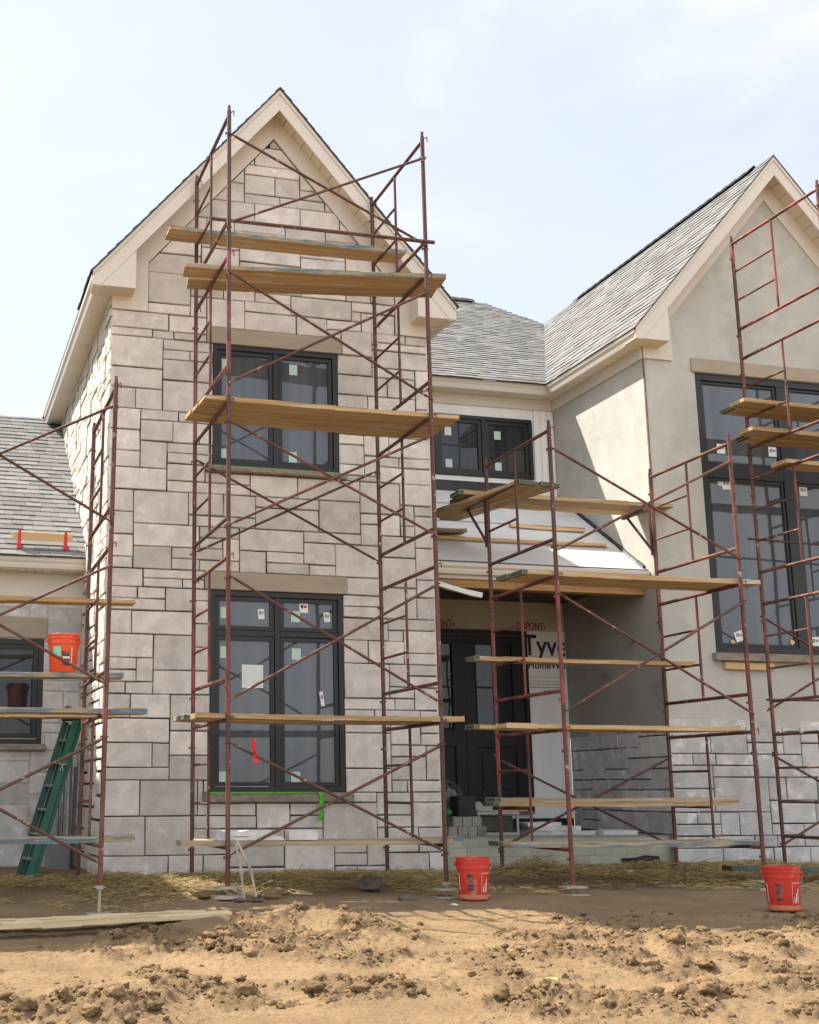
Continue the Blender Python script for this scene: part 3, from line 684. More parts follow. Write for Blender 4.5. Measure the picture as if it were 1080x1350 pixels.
# --- unseen far left bay, added to shade the forecourt
m = MB(); bx0, bx1 = -7.9, -4.2; bc = (bx0+bx1)/2
wall_sheet(m,[(-SL,1,8.55-SL*bc),(SL,1,8.55+SL*bc)],bx0,bx1,-.3,8.55,[],front(YF))
m.quad([(bx1,YF,-.3),(bx1,9,-.3),(bx1,9,6.4),(bx1,YF,6.4)]); m.quad([(bx0,YF,-.3),(bx0,9,-.3),(bx0,9,6.4),(bx0,YF,6.4)]); m.build('wall','stone',house)
for sgn in (-1,1):
    ex = bc+sgn*((bx1-bx0)/2+.33); m = MB(); zb = 8.62; ze = zb-SL*abs(ex-bc)
    m.hexa([(bc,1.47,zb-.15),(ex,1.47,ze-.15),(ex,9,ze-.15),(bc,9,zb-.15),(bc,1.47,zb),(ex,1.47,ze),(ex,9,ze),(bc,9,zb)]); m.build('roof','shingle_edge',house)
# green masking tape on lower sill
m = MB(); m.box(.20,1.50,1.772,1.86,.8445,.850); m.hexa([(.20,1.770,.83),(1.40,1.770,.838),(1.40,1.774,.838),(.20,1.774,.83),(.20,1.770,.85),(1.40,1.770,.850),(1.40,1.774,.850),(.20,1.774,.85)])
P = [(1.46,.85),(1.475,.78),(1.455,.70),(1.465,.62),(1.44,.55)]
for (x0,z0),(x1,z1) in zip(P[:-1],P[1:]): m.hexa([(x0-.03,1.765,z0),(x0+.028,1.75,z0),(x0+.028,1.754,z0),(x0-.03,1.769,z0),(x1-.03,1.75,z1),(x1+.025,1.765,z1),(x1+.025,1.769,z1),(x1-.03,1.754,z1)])
m.build('masking_tape','lime',house)
m = MB(); m.box(.275,1.76,1.80,1.87,4.398,4.4028); m.build('masking_tape','lime',house)

# ------------------------------------------------------------------ scaffolding
LADY = .80; H = 1.524; TB = 1.1415; DP = 1.527
def frame_mesh():
    m = MB()
    for z in (0,TB): m.tube((0,.0,z),(0,DP,z),.019,12)
    for y in (0,DP):
        m.tube((0,y,-.33),(0,y,TB+.05),.022,12); m.tube((0,y,TB+.05),(0,y,TB+.105),.016,10)
        m.tube((0,y,TB+.0),(0,y,TB+.05),.0225,12)
        for z in (.94,-.08): m.tube((-.032,y,z),(.032,y,z),.007,6); m.box(-.040,-.030,y-.012,y+.012,z-.018,z+.006)
        m.path([(.02,y-.02,TB+.02),(.04,y-.035,TB+.035),(.045,y-.03,TB-.02)],.005,6)
    return m
def post_frame(tower, k, color, first=[None]):
    if first[0] is None:
        f = frame_mesh().build('scaffold_frame','steel',tower,local=True,smooth=True)
        c = MB(); c.tube((0,LADY,.0),(0,LADY,TB),.0145,10); c.build('ladder_post','steel',f,local=True,smooth=True)
        for z in (.381,.762): c = MB(); c.tube((0,LADY,z),(0,DP,z),.0135,10); c.build('rung','steel',f,local=True,smooth=True)
        first[0] = f
    else:
        f = copy_tree(first[0], tower)
    f.color = (*color,1)
    for ch in f.children: ch.color = (*color,1)
    return f
RUST = (.15,.062,.046); PINK = (.28,.10,.11); REDP = (.23,.052,.044); BRN = (.105,.047,.038); ORG = (.22,.085,.055); PURP=(.095,.042,.05)
def brace(tower, W, k, y, lo, hi, color, flip=None):
    z0 = k*H+lo; z1 = k*H+hi; out = -.034 if y < .5 else .034
    pairs = [((0,z1),(W,z0)),((0,z0),(W,z1))]
    if flip == 'down': pairs = pairs[:1]
    if flip == 'up': pairs = pairs[1:]
    m = MB()
    for i, ((xa,za),(xb,zb)) in enumerate(pairs):
        o = out*(1+.75*i)
        a = Vector((xa,y+o,za)); b = Vector((xb,y+o,zb)); d = (b-a).normalized()
        m.tube(a+d*.06,b-d*.06,.0138,10)
        for p, s in ((a,1),(b,-1)): m.tube(p-d*s*.015,p+d*s*.075,.008,6)
        m.tube(a-Vector((0,.008,0)),a+Vector((0,.03,0)),.008,6); m.tube(b-Vector((0,.008,0)),b+Vector((0,.03,0)),.008,6)
    if len(pairs) == 2: m.tube((W/2,y+out*.6,(z0+z1)/2),(W/2,y+out*2.3,(z0+z1)/2),.009,6)
    o = m.build('cross_brace','steel',tower,local=True,smooth=True); o.color = (*color,1); return o
def base(tower, x, y, ztop, zg, pad=None):
    m = MB(); m.tube((x,y,zg+.005),(x,y,ztop+.02),.014,10); m.tube((x,y,ztop-.03),(x,y,ztop),.034,10); m.tube((x-.05,y,ztop-.015),(x+.05,y,ztop-.015),.008,6)
    if pad == 'pad': m.box(x-.14,x+.13,y-.10,y+.10,zg-.012,zg+.02); m.box(x-.11,x+.11,y-.085,y+.085,zg+.075,zg+.09)
    m.box(x-.065,x+.065,y-.065,y+.065,zg,zg+.021)
    m.build('base_plate',pad or 'galv',tower,local=True)
def tower(loc, W, n, label, cols_l, cols_r, braces, rot=(0,0,0), grounds=(-.07,-.12,0,0), left=True):
    t = empty('scaffold_tower', loc, label, 'scaffold', 'scaffold towers along the front of the house', rot)
    for side, x, cols in ((0,0,cols_l),(1,W,cols_r)):
        for k in range(n):
            f = post_frame(t,k,cols[k]); f.location = (x,0,k*H)
    for b in braces: brace(t,W,*b)
    for (x,y,g) in ((0,0,grounds[0]),(W,0,grounds[1]),(0,DP,grounds[2]),(W,DP,grounds[3])): base(t,x,y,-.33,g-loc[2],'pad' if y == 0 else 'galv')
    return t
FW = 2.105
t1 = tower((0,0,.36),FW,5,'tallest rusty scaffold tower standing before the gabled stone bay',[RUST,REDP,BRN,PINK,PURP],[BRN,RUST,BRN,BRN,PURP],
  [(0,0,-.06,.94,BRN),(1,0,-.2,.96,BRN),(2,0,-.08,.95,RUST),(2,DP,-.06,.98,BRN),(3,0,-.2,.95,BRN),(4,0,-.06,.92,BRN)],grounds=(-.065,-.12,.0,.0))
m = MB(); m.tube((0,.81,6.485),(2.19,-.045,6.075),.0205,12); o = m.build('guard_rail','steel',t1,local=True,smooth=True); o.color = (*BRN,1)
t2 = tower((3.384,-.048,.307),FW,3,'three frame rusty scaffold tower standing before the porch and front door',[REDP,REDP,BRN],[RUST,REDP,ORG],
  [(0,DP,-.06,.90,BRN),(1,0,-.2,.96,RUST),(2,0,-.12,.95,RUST)],rot=(0,0,-.011),grounds=(-.12,-.10,.03,.03))
for x, lab in ((0,'a'),(FW,'b')):
    m = MB(); zt = 2*H+.762
    y0 = DP+.03
    m.box(x-.02,x+.02,y0-.005,y0+.03,zt-.55,zt+.03); m.box(x-.022,x+.022,y0+.03,y0+.62,zt+.0,zt+.04); m.tube((x,y0+.02,zt-.5),(x,y0+.52,zt),.016,8)
    o = m.build('side_bracket','steel',t2,local=True); o.color = (.03,.02,.02,1)
t3 = tower((6.889,-.129,.355),FW,5,'rightmost scaffold tower, cut off by the frame edge before the tall wing window',[RUST,ORG,ORG,ORG,(.36,.085,.06)],[BRN]*5,
  [(0,DP,-.12,.9,BRN),(1,DP,-.1,1.0,BRN)],rot=(0,0,.021),grounds=(-.12,-.12,.0,.0))
for (a,b) in (((-.13,1.52,2*H+.40),(2.2,1.45,2*H+.34)),((-.05,1.54,H+.02),(2.2,1.5,H+.03))):
    m = MB(); m.tube(a,b,.014,10); o = m.build('guard_rail','steel',t3,local=True,smooth=True); o.color = (*BRN,1)
t0 = tower((-3.26,-.11,.42),2.10,3,'leftmost scaffold tower, half outside the frame before the low side wing',[BRN,BRN,BRN],[(.20,.07,.06),RUST,(.15,.06,.055)],
  [(0,0,-.15,.93,BRN),(1,0,-.13,.95,RUST),(2,0,-.17,.95,BRN)],rot=(-.008,.012,0),grounds=(-.12,-.23,.03,.03))
# ------------------------------------------------------------------ planks
PG = 'planks laid across the scaffold towers'
def plank(label, p0, p1, w, th, mt='wood', ends=None, edge=None, group=PG, name='scaffold_plank', cat='plank', tip=0.0, zz=None):
    """p0,p1: centre line ends (x,y,z of underside)"""
    a = Vector(p0); b = Vector(p1); d = b-a; L = d.length; yaw = math.atan2(d.y,d.x); pit = -math.asin(d.z/L)
    m = MB(); rnd = random.Random(len(label)*31+int(a.x*100)); n = max(4,int(L/.3)); sag = rnd.uniform(-.004,.004)
    S = []
    for i in range(n+1):
        t = i/n; x = L*t; zo = -.010*4*t*(1-t)+rnd.uniform(-.0015,.0015); yo = sag*math.sin(t*3.1)
        S.append([(x,-w/2+yo,zo),(x,w/2+yo,zo),(x,w/2+yo,zo+th),(x,-w/2+yo,zo+th)])
    for s0, s1 in zip(S[:-1],S[1:]):
        for k in range(4): m.m = 1 if (edge and k == 3) else 0; m.quad([s0[k],s1[k],s1[(k+1)%4],s0[(k+1)%4]])
    m.m = 2 if ends else 0
    m.quad(S[0]); m.quad(S[-1])
    if ends:   # painted tips
        for x0, x1 in ((-.002,.06),):
            m.box(x0,x1,-w/2-.001,w/2+.001,-.0015,th+.0015)
    o = m.build(name,[mt, edge or mt, ends or mt],None,bevel=0)
    me = o.data; bm = bmesh.new(); bm.from_mesh(me); bmesh.ops.remove_doubles(bm, verts=bm.verts, dist=1e-4)
    bmesh.ops.bevel(bm, geom=[e for e in bm.edges if len(e.link_faces) == 2 and e.calc_face_angle(0) > .8], offset=.004, segments=1, affect='EDGES'); bm.to_mesh(me); bm.free()
    o.location = a; o.rotation_euler = (0,pit,yaw); tag(o,label,cat,group); return o
zb = lambda k, t, o=.36: o+k*H+t
R_ = .019
# tower 1
plank('grey plank on the lowest bars of the tallest tower, nearer the camera, carrying cut stones',(-.42,.16,zb(0,0)+R_),(2.20,.14,zb(0,0)+R_),.24,.042,'wood_grey')
plank('plank with worn blue edge low on the tallest tower, nearer the wall',(-.20,.42,zb(0,0)+R_),(2.43,.40,zb(0,0)+R_),.24,.042,'wood_grey',edge='blue')
z = zb(0,TB)+R_
plank('plank crossing the big lower window, nearest the camera of three on the tallest tower',(-.30,.13,z),(2.34,.10,z),.24,.045,'wood',edge=None)
plank('plank crossing the big lower window, middle of three on the tallest tower',(-.36,.40,z),(2.30,.37,z),.24,.043,'wood',ends='green_end')
plank('plank crossing the big lower window, nearest the wall of three on the tallest tower',(-.36,.68,z),(2.20,.66,z),.24,.043,'wood_grey')
z = zb(2,TB)+R_
plank('plank across the upper stone bay window, nearest the camera of three seen from below',(-.24,.13,z),(2.43,.16,z),.245,.042,'wood',edge=None)
plank('plank across the upper stone bay window, middle of three seen from below',(-.25,.385,z),(2.41,.42,z),.245,.042,'wood')
plank('plank across the upper stone bay window, nearest the wall of three seen from below',(-.27,.64,z),(2.42,.675,z),.245,.042,'wood')
z = zb(3,TB)+R_
plank('higher edge plank of the skewed pair above the upper bay window, with blue top edge',(-.34,.55,z),(2.36,.17,z),.26,.045,'wood',edge='blue')
plank('lower edge plank of the skewed pair above the upper bay window, nearer the wall',(-.24,.86,z),(2.38,.45,z),.26,.045,'wood')
z = zb(4,.381)+R_-.004
plank('topmost plank of the tallest tower, up beside the gable soffit',(-.37,1.32,z),(2.36,1.28,z),.29,.045,'wood',edge='blue')
# tower 2
o2 = .307; z = zb(0,0,o2)+R_
plank('blue stained plank on the lowest bars of the porch tower, nearer the camera',(2.88,.27,z),(5.60,.22,z),.24,.042,'wood_grey',edge='blue')
plank('dark ended plank on the lowest bars of the porch tower, nearer the house',(2.86,.54,z),(5.45,.50,z),.24,.042,'wood_grey',ends='green_end')
z = zb(0,.381,o2)+.0165
plank('lower plank of the doubled pair at knee height before the porch door',(3.12,1.15,z),(6.03,1.12,z),.24,.042,'wood',ends='green_end')
plank('upper plank of the doubled pair at knee height before the porch door',(3.14,1.15,z+.0435),(6.04,1.12,z+.0435),.24,.042,'wood_grey',ends='green_end')
z = zb(0,TB,o2)+R_
plank('waist height plank of the porch tower, lying nearer the camera',(2.82,.17,z),(5.41,.14,z),.24,.044,'wood')
plank('waist height plank of the porch tower, lying nearer the door',(2.61,.46,z),(5.29,.42,z),.24,.044,'wood',ends='green_end')
z = zb(1,.381,o2)+.0165
plank('thin plank passing in front of the door glass on the porch tower rungs',(2.95,1.12,z),(5.60,1.10,z),.24,.042,'wood',ends='green_end')
z = zb(1,TB,o2)+R_
plank('long plank under the porch gutter seen from below, nearer the camera',(3.03,.11,z),(5.77,.10,z),.25,.045,'wood',ends='green_end')
plank('long plank under the porch gutter seen from below, nearer the house',(2.99,.38,z),(5.66,.38,z),.25,.045,'wood',ends='green_end')
z = 4.205
plank('long plank above the porch roof on the side brackets, nearer the camera',(3.13,1.76,z),(5.94,1.80,z),.25,.045,'wood',ends='green_end')
plank('long plank above the porch roof on the side brackets, nearer the window',(3.25,2.04,z),(6.00,2.08,z),.25,.045,'wood',ends='green_end')
z = zb(2,.762,o2)+.0165
plank('left of two crosswise planks with green ends under the window above the porch',(3.56,.78,z),(3.20,2.62,z),.25,.042,'wood',ends='green_end')
plank('right of two crosswise planks with green ends under the window above the porch',(3.84,.80,z),(3.47,2.74,z),.25,.042,'wood',ends='green_end')
plank('short plank end lying on the white porch roof beside the stone bay',(2.99,2.62,PZ(2.74)+.012),(3.62,2.62,PZ(2.74)+.012),.22,.04,'wood_grey',group=None,cat='plank')
# tower 3
o3 = .355
z = zb(3,.381,o3)+.0165
plank('highest plank before the tall wing window, with green end, nearer the glass',(6.46,1.24,z),(9.2,1.28,z),.25,.042,'wood',ends='green_end')
plank('highest plank before the tall wing window, nearer the camera',(6.42,.97,z),(9.2,1.01,z),.25,.044,'wood')
z = zb(3,0,o3)+R_
plank('second highest plank pair of the wing tower, the longer one nearer the camera',(6.42,.86,z),(9.2,.90,z),.25,.05,'wood',edge=None)
plank('second highest plank pair of the wing tower, the shorter dark ended one nearer the glass',(6.55,1.13,z),(9.2,1.17,z),.23,.042,'wood',ends='rubber')
z = zb(2,TB,o3)+R_
plank('lowest plank before the tall wing window, poking in at the right edge',(6.78,.80,z),(9.2,.84,z),.26,.045,'wood')
# tower 0
o0 = .42
def zt0(k,t,x): return zb(k,t,o0)
z = zb(1,.762,.39)+.0165
plank('reddish plank under the low wing eave, highest on the leftmost tower',(-3.6,1.12,z),(-.71,1.08,z),.20,.042,'wood')
z = zb(1,0,.39)+R_
plank('blue edged plank of the leftmost tower carrying the lidded orange bucket',(-3.6,.88,z),(-.86,.86,z),.26,.042,'wood_grey',edge='blue')
z = zb(0,TB,.39)+R_
plank('blue edged plank below the lidded bucket on the leftmost tower, nearer the camera',(-3.6,.22,z+.008),(-.735,.20,z+.004),.25,.045,'wood_grey',edge='blue')
plank('plank below the lidded bucket on the leftmost tower, nearer the house',(-3.6,.84,z),(-.93,.82,z),.25,.045,'wood')
z = zb(0,0,.39)+R_
plank('low plank crossing the green ladder on the leftmost tower, nearer the camera',(-3.6,.56,z),(-.80,.54,z),.24,.042,'wood_grey',edge='blue')
plank('low plank crossing the green ladder on the leftmost tower, nearer the house',(-3.6,.90,z),(-.72,.88,z),.24,.042,'wood_grey')
# lumber elsewhere
plank('pale board on the ground at lower left, nearer the camera',(-3.6,-.80,-.225),(-.14,-.66,-.165),.13,.045,'wood_pale',group='boards lying on the dirt',cat='board',name='lumber_board')
plank('pale board on the ground at lower left, nearer the house',(-3.5,-.56,-.21),(-.32,-.47,-.165),.12,.04,'wood_pale',group='boards lying on the dirt',cat='board',name='lumber_board')
plank('green painted plank lying in the straw behind the right orange bucket',(5.55,.62,.045),(8.6,.10,.0),.22,.045,'green_end',group=None,cat='board',name='lumber_board')
plank('short wooden cleat nailed high on the white porch roof',(4.47,3.06,PZ(3.06)+.012),(5.50,3.03,PZ(3.03)+.012),.075,.04,'wood_new',group='cleats on the porch roof',cat='cleat',name='roof_cleat')
plank('long wooden cleat nailed low on the white porch roof',(2.95,2.61,PZ(2.61)+.012),(5.56,2.63,PZ(2.63)+.012),.075,.04,'wood_new',group='cleats on the porch roof',cat='cleat',name='roof_cleat')
plank('yellow board fixed below the sill of the tall wing window',(6.575,1.82,2.29),(7.25,1.82,2.29),.04,.085,'wood_new',group=None,cat='board',name='lumber_board')
plank('white trim board hanging aslant under the porch gutter',(2.92,1.98,3.19),(3.47,1.88,3.045),.05,.055,'white',group=None,cat='board',name='trim_board')
# roof bracket plank on left roof
nL = Vector((0,-sL,1)).normalized()
def RP(x,y,h): p = Vector((x,y,3.575+sL*(y-3.36))); return p+nL*h
m = MB(); x0,x1 = -1.775,-1.065; yy = 3.575
c = [RP(0,yy-.02,.03),RP(0,yy-.08,.16),RP(0,yy-.045,.175),RP(0,yy+.015,.045)]
c = [(0,yy-.05,3.785),(0,yy-.06,3.885),(0,yy-.018,3.897),(0,yy-.008,3.797)]
m.hexa([(x0,*c[0][1:]),(x1,*c[0][1:]),(x1,*c[3][1:]),(x0,*c[3][1:]),(x0,*c[1][1:]),(x1,*c[1][1:]),(x1,*c[2][1:]),(x0,*c[2][1:])])
tag(m.build('roof_plank','wood_new',None,bevel=.004),'short yellow timber held by two red brackets on the low side roof','plank')
for x, lab in ((-1.70,'red roof bracket at the left end of the yellow timber on the low roof'),(-1.15,'red roof bracket at the right end of the yellow timber on the low roof')):
    m = MB(); g = lambda y, h=0: 3.575+sL*(y-3.36)+.012+h
    P = [(yy+.05,g(yy+.05)),(yy+.03,g(yy+.03,.02)),(yy-.06,c[0][2]-.02),(yy-.07,c[1][2]+.01)]
    def strap(A,B,w=.018,t=.004):
        (ya,za),(yb,zb_) = A,B; d = Vector((0,yb-ya,zb_-za)).normalized(); nn = Vector((0,-d.z,d.y))*t
        a = Vector((x,ya,za)); b = Vector((x,yb,zb_)); wx = Vector((w,0,0))
        m.hexa([a-wx-nn,a+wx-nn,a+wx+nn,a-wx+nn,b-wx-nn,b+wx-nn,b+wx+nn,b-wx+nn])
    yb = yy-.057; strap((yy+.16,g(yy+.16)),(3.49,g(3.49))); strap((yb,c[0][2]-.02),(yb,c[1][2]+.02)); strap((yb,c[0][2]-.012),(yy+.02,c[0][2]-.012)); strap((yb,c[0][2]),(3.52,g(3.52))); strap((3.52,g(3.52,.006)),(3.47,g(3.47,.012)),.035)
    tag(m.build('roof_bracket','redsteel'),lab,'bracket','red roof brackets')

# ------------------------------------------------------------------ buckets
def bucket(loc, label, body, grime=True, lid=False, rot=0., group='orange buckets'):
    t = empty('bucket', loc, label, 'bucket', group, (0,0,rot))
    m = MB(); m.lathe([(.0,.0),(.126,0),(.131,.008),(.146,.27),(.153,.272),(.154,.30),(.149,.302),(.149,.318),(.156,.32),(.157,.335),(.150,.337),(.150,.352),(.156,.354),(.157,.368),(.150,.371),(.146,.368),(.128,.02),(0,.02)],(0,0,0),36); b = m.build('bucket_body',body,t,local=True,smooth=True)
    m = MB()
    pts = []
    for k in range(13):
        a = math.pi*k/12; pts.append((.165*math.cos(a), -.165*math.sin(a)*.45-.0, .315-.16*math.sin(a)))
    m.path(pts,.0025,6); m.build('handle','alum',t,local=True)
    for sx in (-1,1):
        m = MB(); m.tube((sx*.145,0,.315),(sx*.172,0,.315),.018,10); m.build('handle_lug',body,t,local=True,smooth=True)
    return t, b
def on_bucket(t, mt, a0, a1, z0, z1, r_off=.0012, name='print'):
    m = MB(); n = 8 if a1-a0 < 2 else 30
    for k in range(n):
        for (za,zc) in ((z0,z1),):
            A0 = a0+(a1-a0)*k/n; A1 = a0+(a1-a0)*(k+1)/n
            P = []
            for A, z in ((A0,za),(A1,za),(A1,zc),(A0,zc)):
                r = .131+.015*(z-.008)/.262+r_off; P.append((r*math.sin(A), -r*math.cos(A), z))
            m.quad(P)
    return m.build(name,mt,t,local=True)
for loc, lab, rot in (((2.24,-.30,-.105),'red orange mud splashed bucket on the ground left of the porch steps',-.67),((4.66,-1.42,-.155),'red orange mud splashed bucket on the ground at the right edge',-.90)):
    t, b = bucket(loc, lab, 'orange', rot=rot+.25)
    for k in range(5): on_bucket(t,'decal_dark',-.42+(.05 if k%2 else 0),.02-(.04 if k%3 else 0),.085+k*.030,.107+k*.030)
    on_bucket(t,'decal_dark',-.30,-.1,.085,.225,.0008)
    on_bucket(t,'decal_white',.55,.57,.06,.24); on_bucket(t,'decal_white',.55,1.15,.235,.24)
    for k in range(3): on_bucket(t,'decal_white',.68+k*.13,.75+k*.13,.07,.12+.035*k)
    on_bucket(t,'decal_white',-1.1,-1.02,.08,.23)
    on_bucket(t,'dirtyband',-1.9,1.3,.012,.05,.0018,'mud_band')
t, b = bucket((-1.425,.88,1.975),'clean bright orange bucket with a green label standing on the leftmost tower plank','orange_lit',rot=-.1)
on_bucket(t,'mint',-.75,-.20,.15,.245); on_bucket(t,'decal_dark',-.10,.40,.06,.20); on_bucket(t,'white',-.06,.42,.13,.15,.002); on_bucket(t,'decal_white',.52,.60,.05,.24)
m = MB(); m.lathe([(0,-.03),(.035,-.02),(.045,0),(.035,.02),(0,.032)],(-.06,-.02,.36),12); m.build('cloth_wad','white',t,local=True,smooth=True)
t = empty('bucket',(6.93,.42,-.02),'grey plastic bucket half cut off at the right edge behind the green plank','bucket')
m = MB(); m.lathe([(0,0),(.125,0),(.132,.01),(.152,.33),(.160,.335),(.160,.36),(.152,.365),(.147,.36),(.13,.02),(0,.02)],(0,0,0),32)
for k in range(5): m.lathe([(.134+.0035*k,.05+.055*k),(.139+.0035*k,.06+.055*k),(.137+.0035*k,.07+.055*k)],(0,0,0),32)
m.build('bucket_body','greybucket',t,local=True,smooth=True); m = MB(); m.path([(.16*math.cos(a),-.03,.33-.13*math.sin(a)) for a in [math.pi*k/10 for k in range(11)]],.003,6); m.build('handle','alum',t,local=True)

# ------------------------------------------------------------------ ladder leaning in the left corner
B = Vector((-1.60,2.0,-.05)); T = Vector((-1.03,2.95,1.66)); sep = Vector((-.085,.27,0))
t = empty('stepladder', B, 'green folded stepladder leaning in the corner of the low wing', 'ladder')
d = (T-B).normalized(); nrm = d.cross(sep).normalized(); sd = sep.normalized()
def rail(o, wide, thick, mt, name, a=0., b=1.):
    p = B+o+(T-B)*a; q = B+o+(T-B)*b; m = MB(); X = nrm*thick/2; Y = sd.cross(d)*0+Vector((wide/2,0,0))
    # rail cross-section: wide across view
    ww = (Vector((1,.15,0)) - d*d.dot(Vector((1,.15,0)))).normalized()*wide/2; tt = d.cross(ww).normalized()*thick/2
    m.hexa([p-ww-tt,p+ww-tt,p+ww+tt,p-ww+tt,q-ww-tt,q+ww-tt,q+ww+tt,q-ww+tt]); return m.build(name,mt,t,bevel=.004)
rail(Vector((0,0,0)),.075,.03,'ladder','rail'); rail(Vector((.062,.03,0)),.045,.03,'ladder','rail',0,.98); rail(sep,.07,.03,'ladder_dark','rail',0,.98); rail(sep*.9+Vector((.06,.03,0)),.05,.03,'ladder_dark','rail',0,.96)
for k in range(6):
    p = B+(T-B)*(.13+.145*k); m = MB(); q = p+sep; m.hexa([p+Vector((-.03,-.01,-.012)),p+Vector((.03,-.01,-.012)),q+Vector((.03,.01,-.012)),q+Vector((-.03,.01,-.012)),p+Vector((-.03,-.01,.012)),p+Vector((.03,-.01,.012)),q+Vector((.03,.01,.012)),q+Vector((-.03,.01,.012))]); m.build('step','alum',t)
m = MB(); p = T; q = T+sep; m.hexa([p+Vector((-.06,-.04,-.02)),p+Vector((.07,-.04,-.02)),q+Vector((.07,.04,-.02)),q+Vector((-.06,.04,-.02)),p+Vector((-.05,-.04,.05)),p+Vector((.06,-.04,.05)),q+Vector((.06,.04,.05)),q+Vector((-.05,.04,.05))]); m.build('top_cap','rubber',t,bevel=.01)
for o in (Vector((0,0,0)),sep): m = MB(); p = B+o; m.box(p.x-.05,p.x+.06,p.y-.03,p.y+.03,p.z-.02,p.z+.05); m.build('foot','rubber',t,bevel=.006)
p = B+(T-B)*.68; m = MB()
for s in (-1,1): m.path([p+Vector((.0,-.03,.03)),p+Vector((.045*s-.03,-.035,-.16))],.006,6)
m.path([p+Vector((-.035,-.03,.03)),p+Vector((.05,-.03,.03))],.008,6); m.build('spreader','alum',t)
# grey pipes standing in the corner
t = empty('pipe_bundle',(-1.05,3.45,-.02),'grey pipes and a dull metal box standing in the corner behind the ladder','pipes')
for k,(dx,dy,h,r) in enumerate(((0,0,1.35,.03),(.07,.05,1.15,.022),(-.07,.04,.95,.022),(-.13,-.02,.75,.02))):
    m = MB(); m.tube((dx,dy,0),(dx+.03,dy+.08,h),r,10); m.build('pipe','greybucket' if k%2 else 'alum',t,local=True,smooth=True)
m = MB(); m.box(-.24,.02,-.22,-.04,0,.36); m.build('metal_box','greybucket',t,local=True,bevel=.01)

# ------------------------------------------------------------------ small things
def lump(r, seed, sx=1., sy=1., sz=1., sub=2, amp=.28):
    bm = bmesh.new(); bmesh.ops.create_icosphere(bm, subdivisions=sub, radius=r); rnd = random.Random(seed)
    ph = [(rnd.uniform(1,4),Vector((rnd.gauss(0,1),rnd.gauss(0,1),rnd.gauss(0,1))).normalized(),rnd.uniform(0,6)) for _ in range(9)]
    for v in bm.verts:
        n = v.co.normalized(); s = 1+amp*sum(math.sin(f*2.2*n.dot(a)+p) for f,a,p in ph)/4; v.co = Vector((n.x*r*s*sx,n.y*r*s*sy,n.z*r*s*sz))
    m = MB(); m.v = [tuple(v.co) for v in bm.verts]; bm.verts.index_update(); m.f = [tuple(v.index for v in f.verts) for f in bm.faces]; m.t = [.5]*len(m.f); m.mi = [0]*len(m.f); bm.free(); return m
def rock(loc, r, label, mt='rock', seed=1, s=(1,1,.7), cat='rock', name='rock', amp=.28):
    o = lump(r,seed,*s,amp=amp).build(name,mt,smooth=True); o.location = loc; return tag(o,label,cat)
rock((1.52,.42,-.01),.105,'dark brown rock in the straw before the stone wall',seed=4,s=(1.25,1,.7)); rock((1.62,-.2,-.10),.06,'small grey brown rock in front of the larger rock',seed=6,s=(1.4,1,.7)); rock((.46,.1,-.07),.09,'dark lump of earth right of the stone tongs',seed=9,s=(1.5,1,.55),cat='clod',name='earth_lump',mt='clod',amp=.5)
rock((-.05,.15,-.06),.10,'flat dark lump of earth at the foot of the tongs',seed=12,s=(1.9,1,.4),cat='clod',name='earth_lump',mt='clod',amp=.5)
def slab(label, x0,x1,y0,y1,z0,z1, rz=0, mt='slab', name='cut_stone', cat='stone', group='loose cut stones', seed=1):
    rnd = random.Random(seed); m = MB(); nx = 7; P = []
    cx, cy = (x0+x1)/2,(y0+y1)/2
    for i in range(nx+1):
        x = x0+(x1-x0)*i/nx; j = lambda: rnd.uniform(-.006,.006); P.append([(x+j(),y0+j(),z0),(x+j(),y1,z0),(x+j(),y1+j(),z1+j()),(x+j(),y0+j(),z1+j())])
    for a, b in zip(P[:-1],P[1:]):
        for k in range(4): m.quad([a[k],b[k],b[(k+1)%4],a[(k+1)%4]])
    m.quad(P[0]); m.quad(P[-1]); return tag(m.build(name,mt),label,cat,group)
zp = zb(0,0)+R_+.043
slab('white cut stone on the lowest plank, lower one of the long pair',-.07,.545,.08,.25,zp,zp+.035,seed=1)
slab('white cut stone on the lowest plank, upper one of the long pair',-.045,.44,.075,.24,zp+.0355,zp+.083,seed=2)
slab('short white cut stone alone on the lowest plank below the window tape',.605,.87,.08,.24,zp,zp+.082,seed=3)
slab('pale thin stone slab lying lowest on the porch, behind the blue stained plank',4.15,5.0,2.3,2.7,.353,.40,seed=5,mt='stone_grey'); slab('pale thin stone slab stacked second on the porch pile',4.25,4.85,2.35,2.7,.401,.45,seed=6,mt='stone_grey'); slab('pale thin stone slab topping the left of the porch pile',4.2,4.62,2.4,2.7,.451,.495,seed=7,mt='slab'); slab('pale short slab lying at the right of the porch pile',5.05,5.5,2.2,2.5,.353,.405,seed=8,mt='slab')
# offcut blocks by the bay
k = 0
for (x,zz_,lab) in ((3.13,.353,'first on the left of the bottom row'),(3.25,.353,'second of the bottom row'),(3.37,.353,'third of the bottom row'),(3.49,.353,'rightmost of the bottom row'),(3.19,.462,'left of the upper row'),(3.31,.462,'middle of the upper row'),(3.43,.462,'right of the upper row')):
    slab('small stone block end beside the bay, '+lab,x,x+.108,2.25,2.5,zz_,zz_+.105,seed=60+k,mt='stucco_damp',group='block ends stacked on the porch',name='stone_block',cat='block'); k += 1
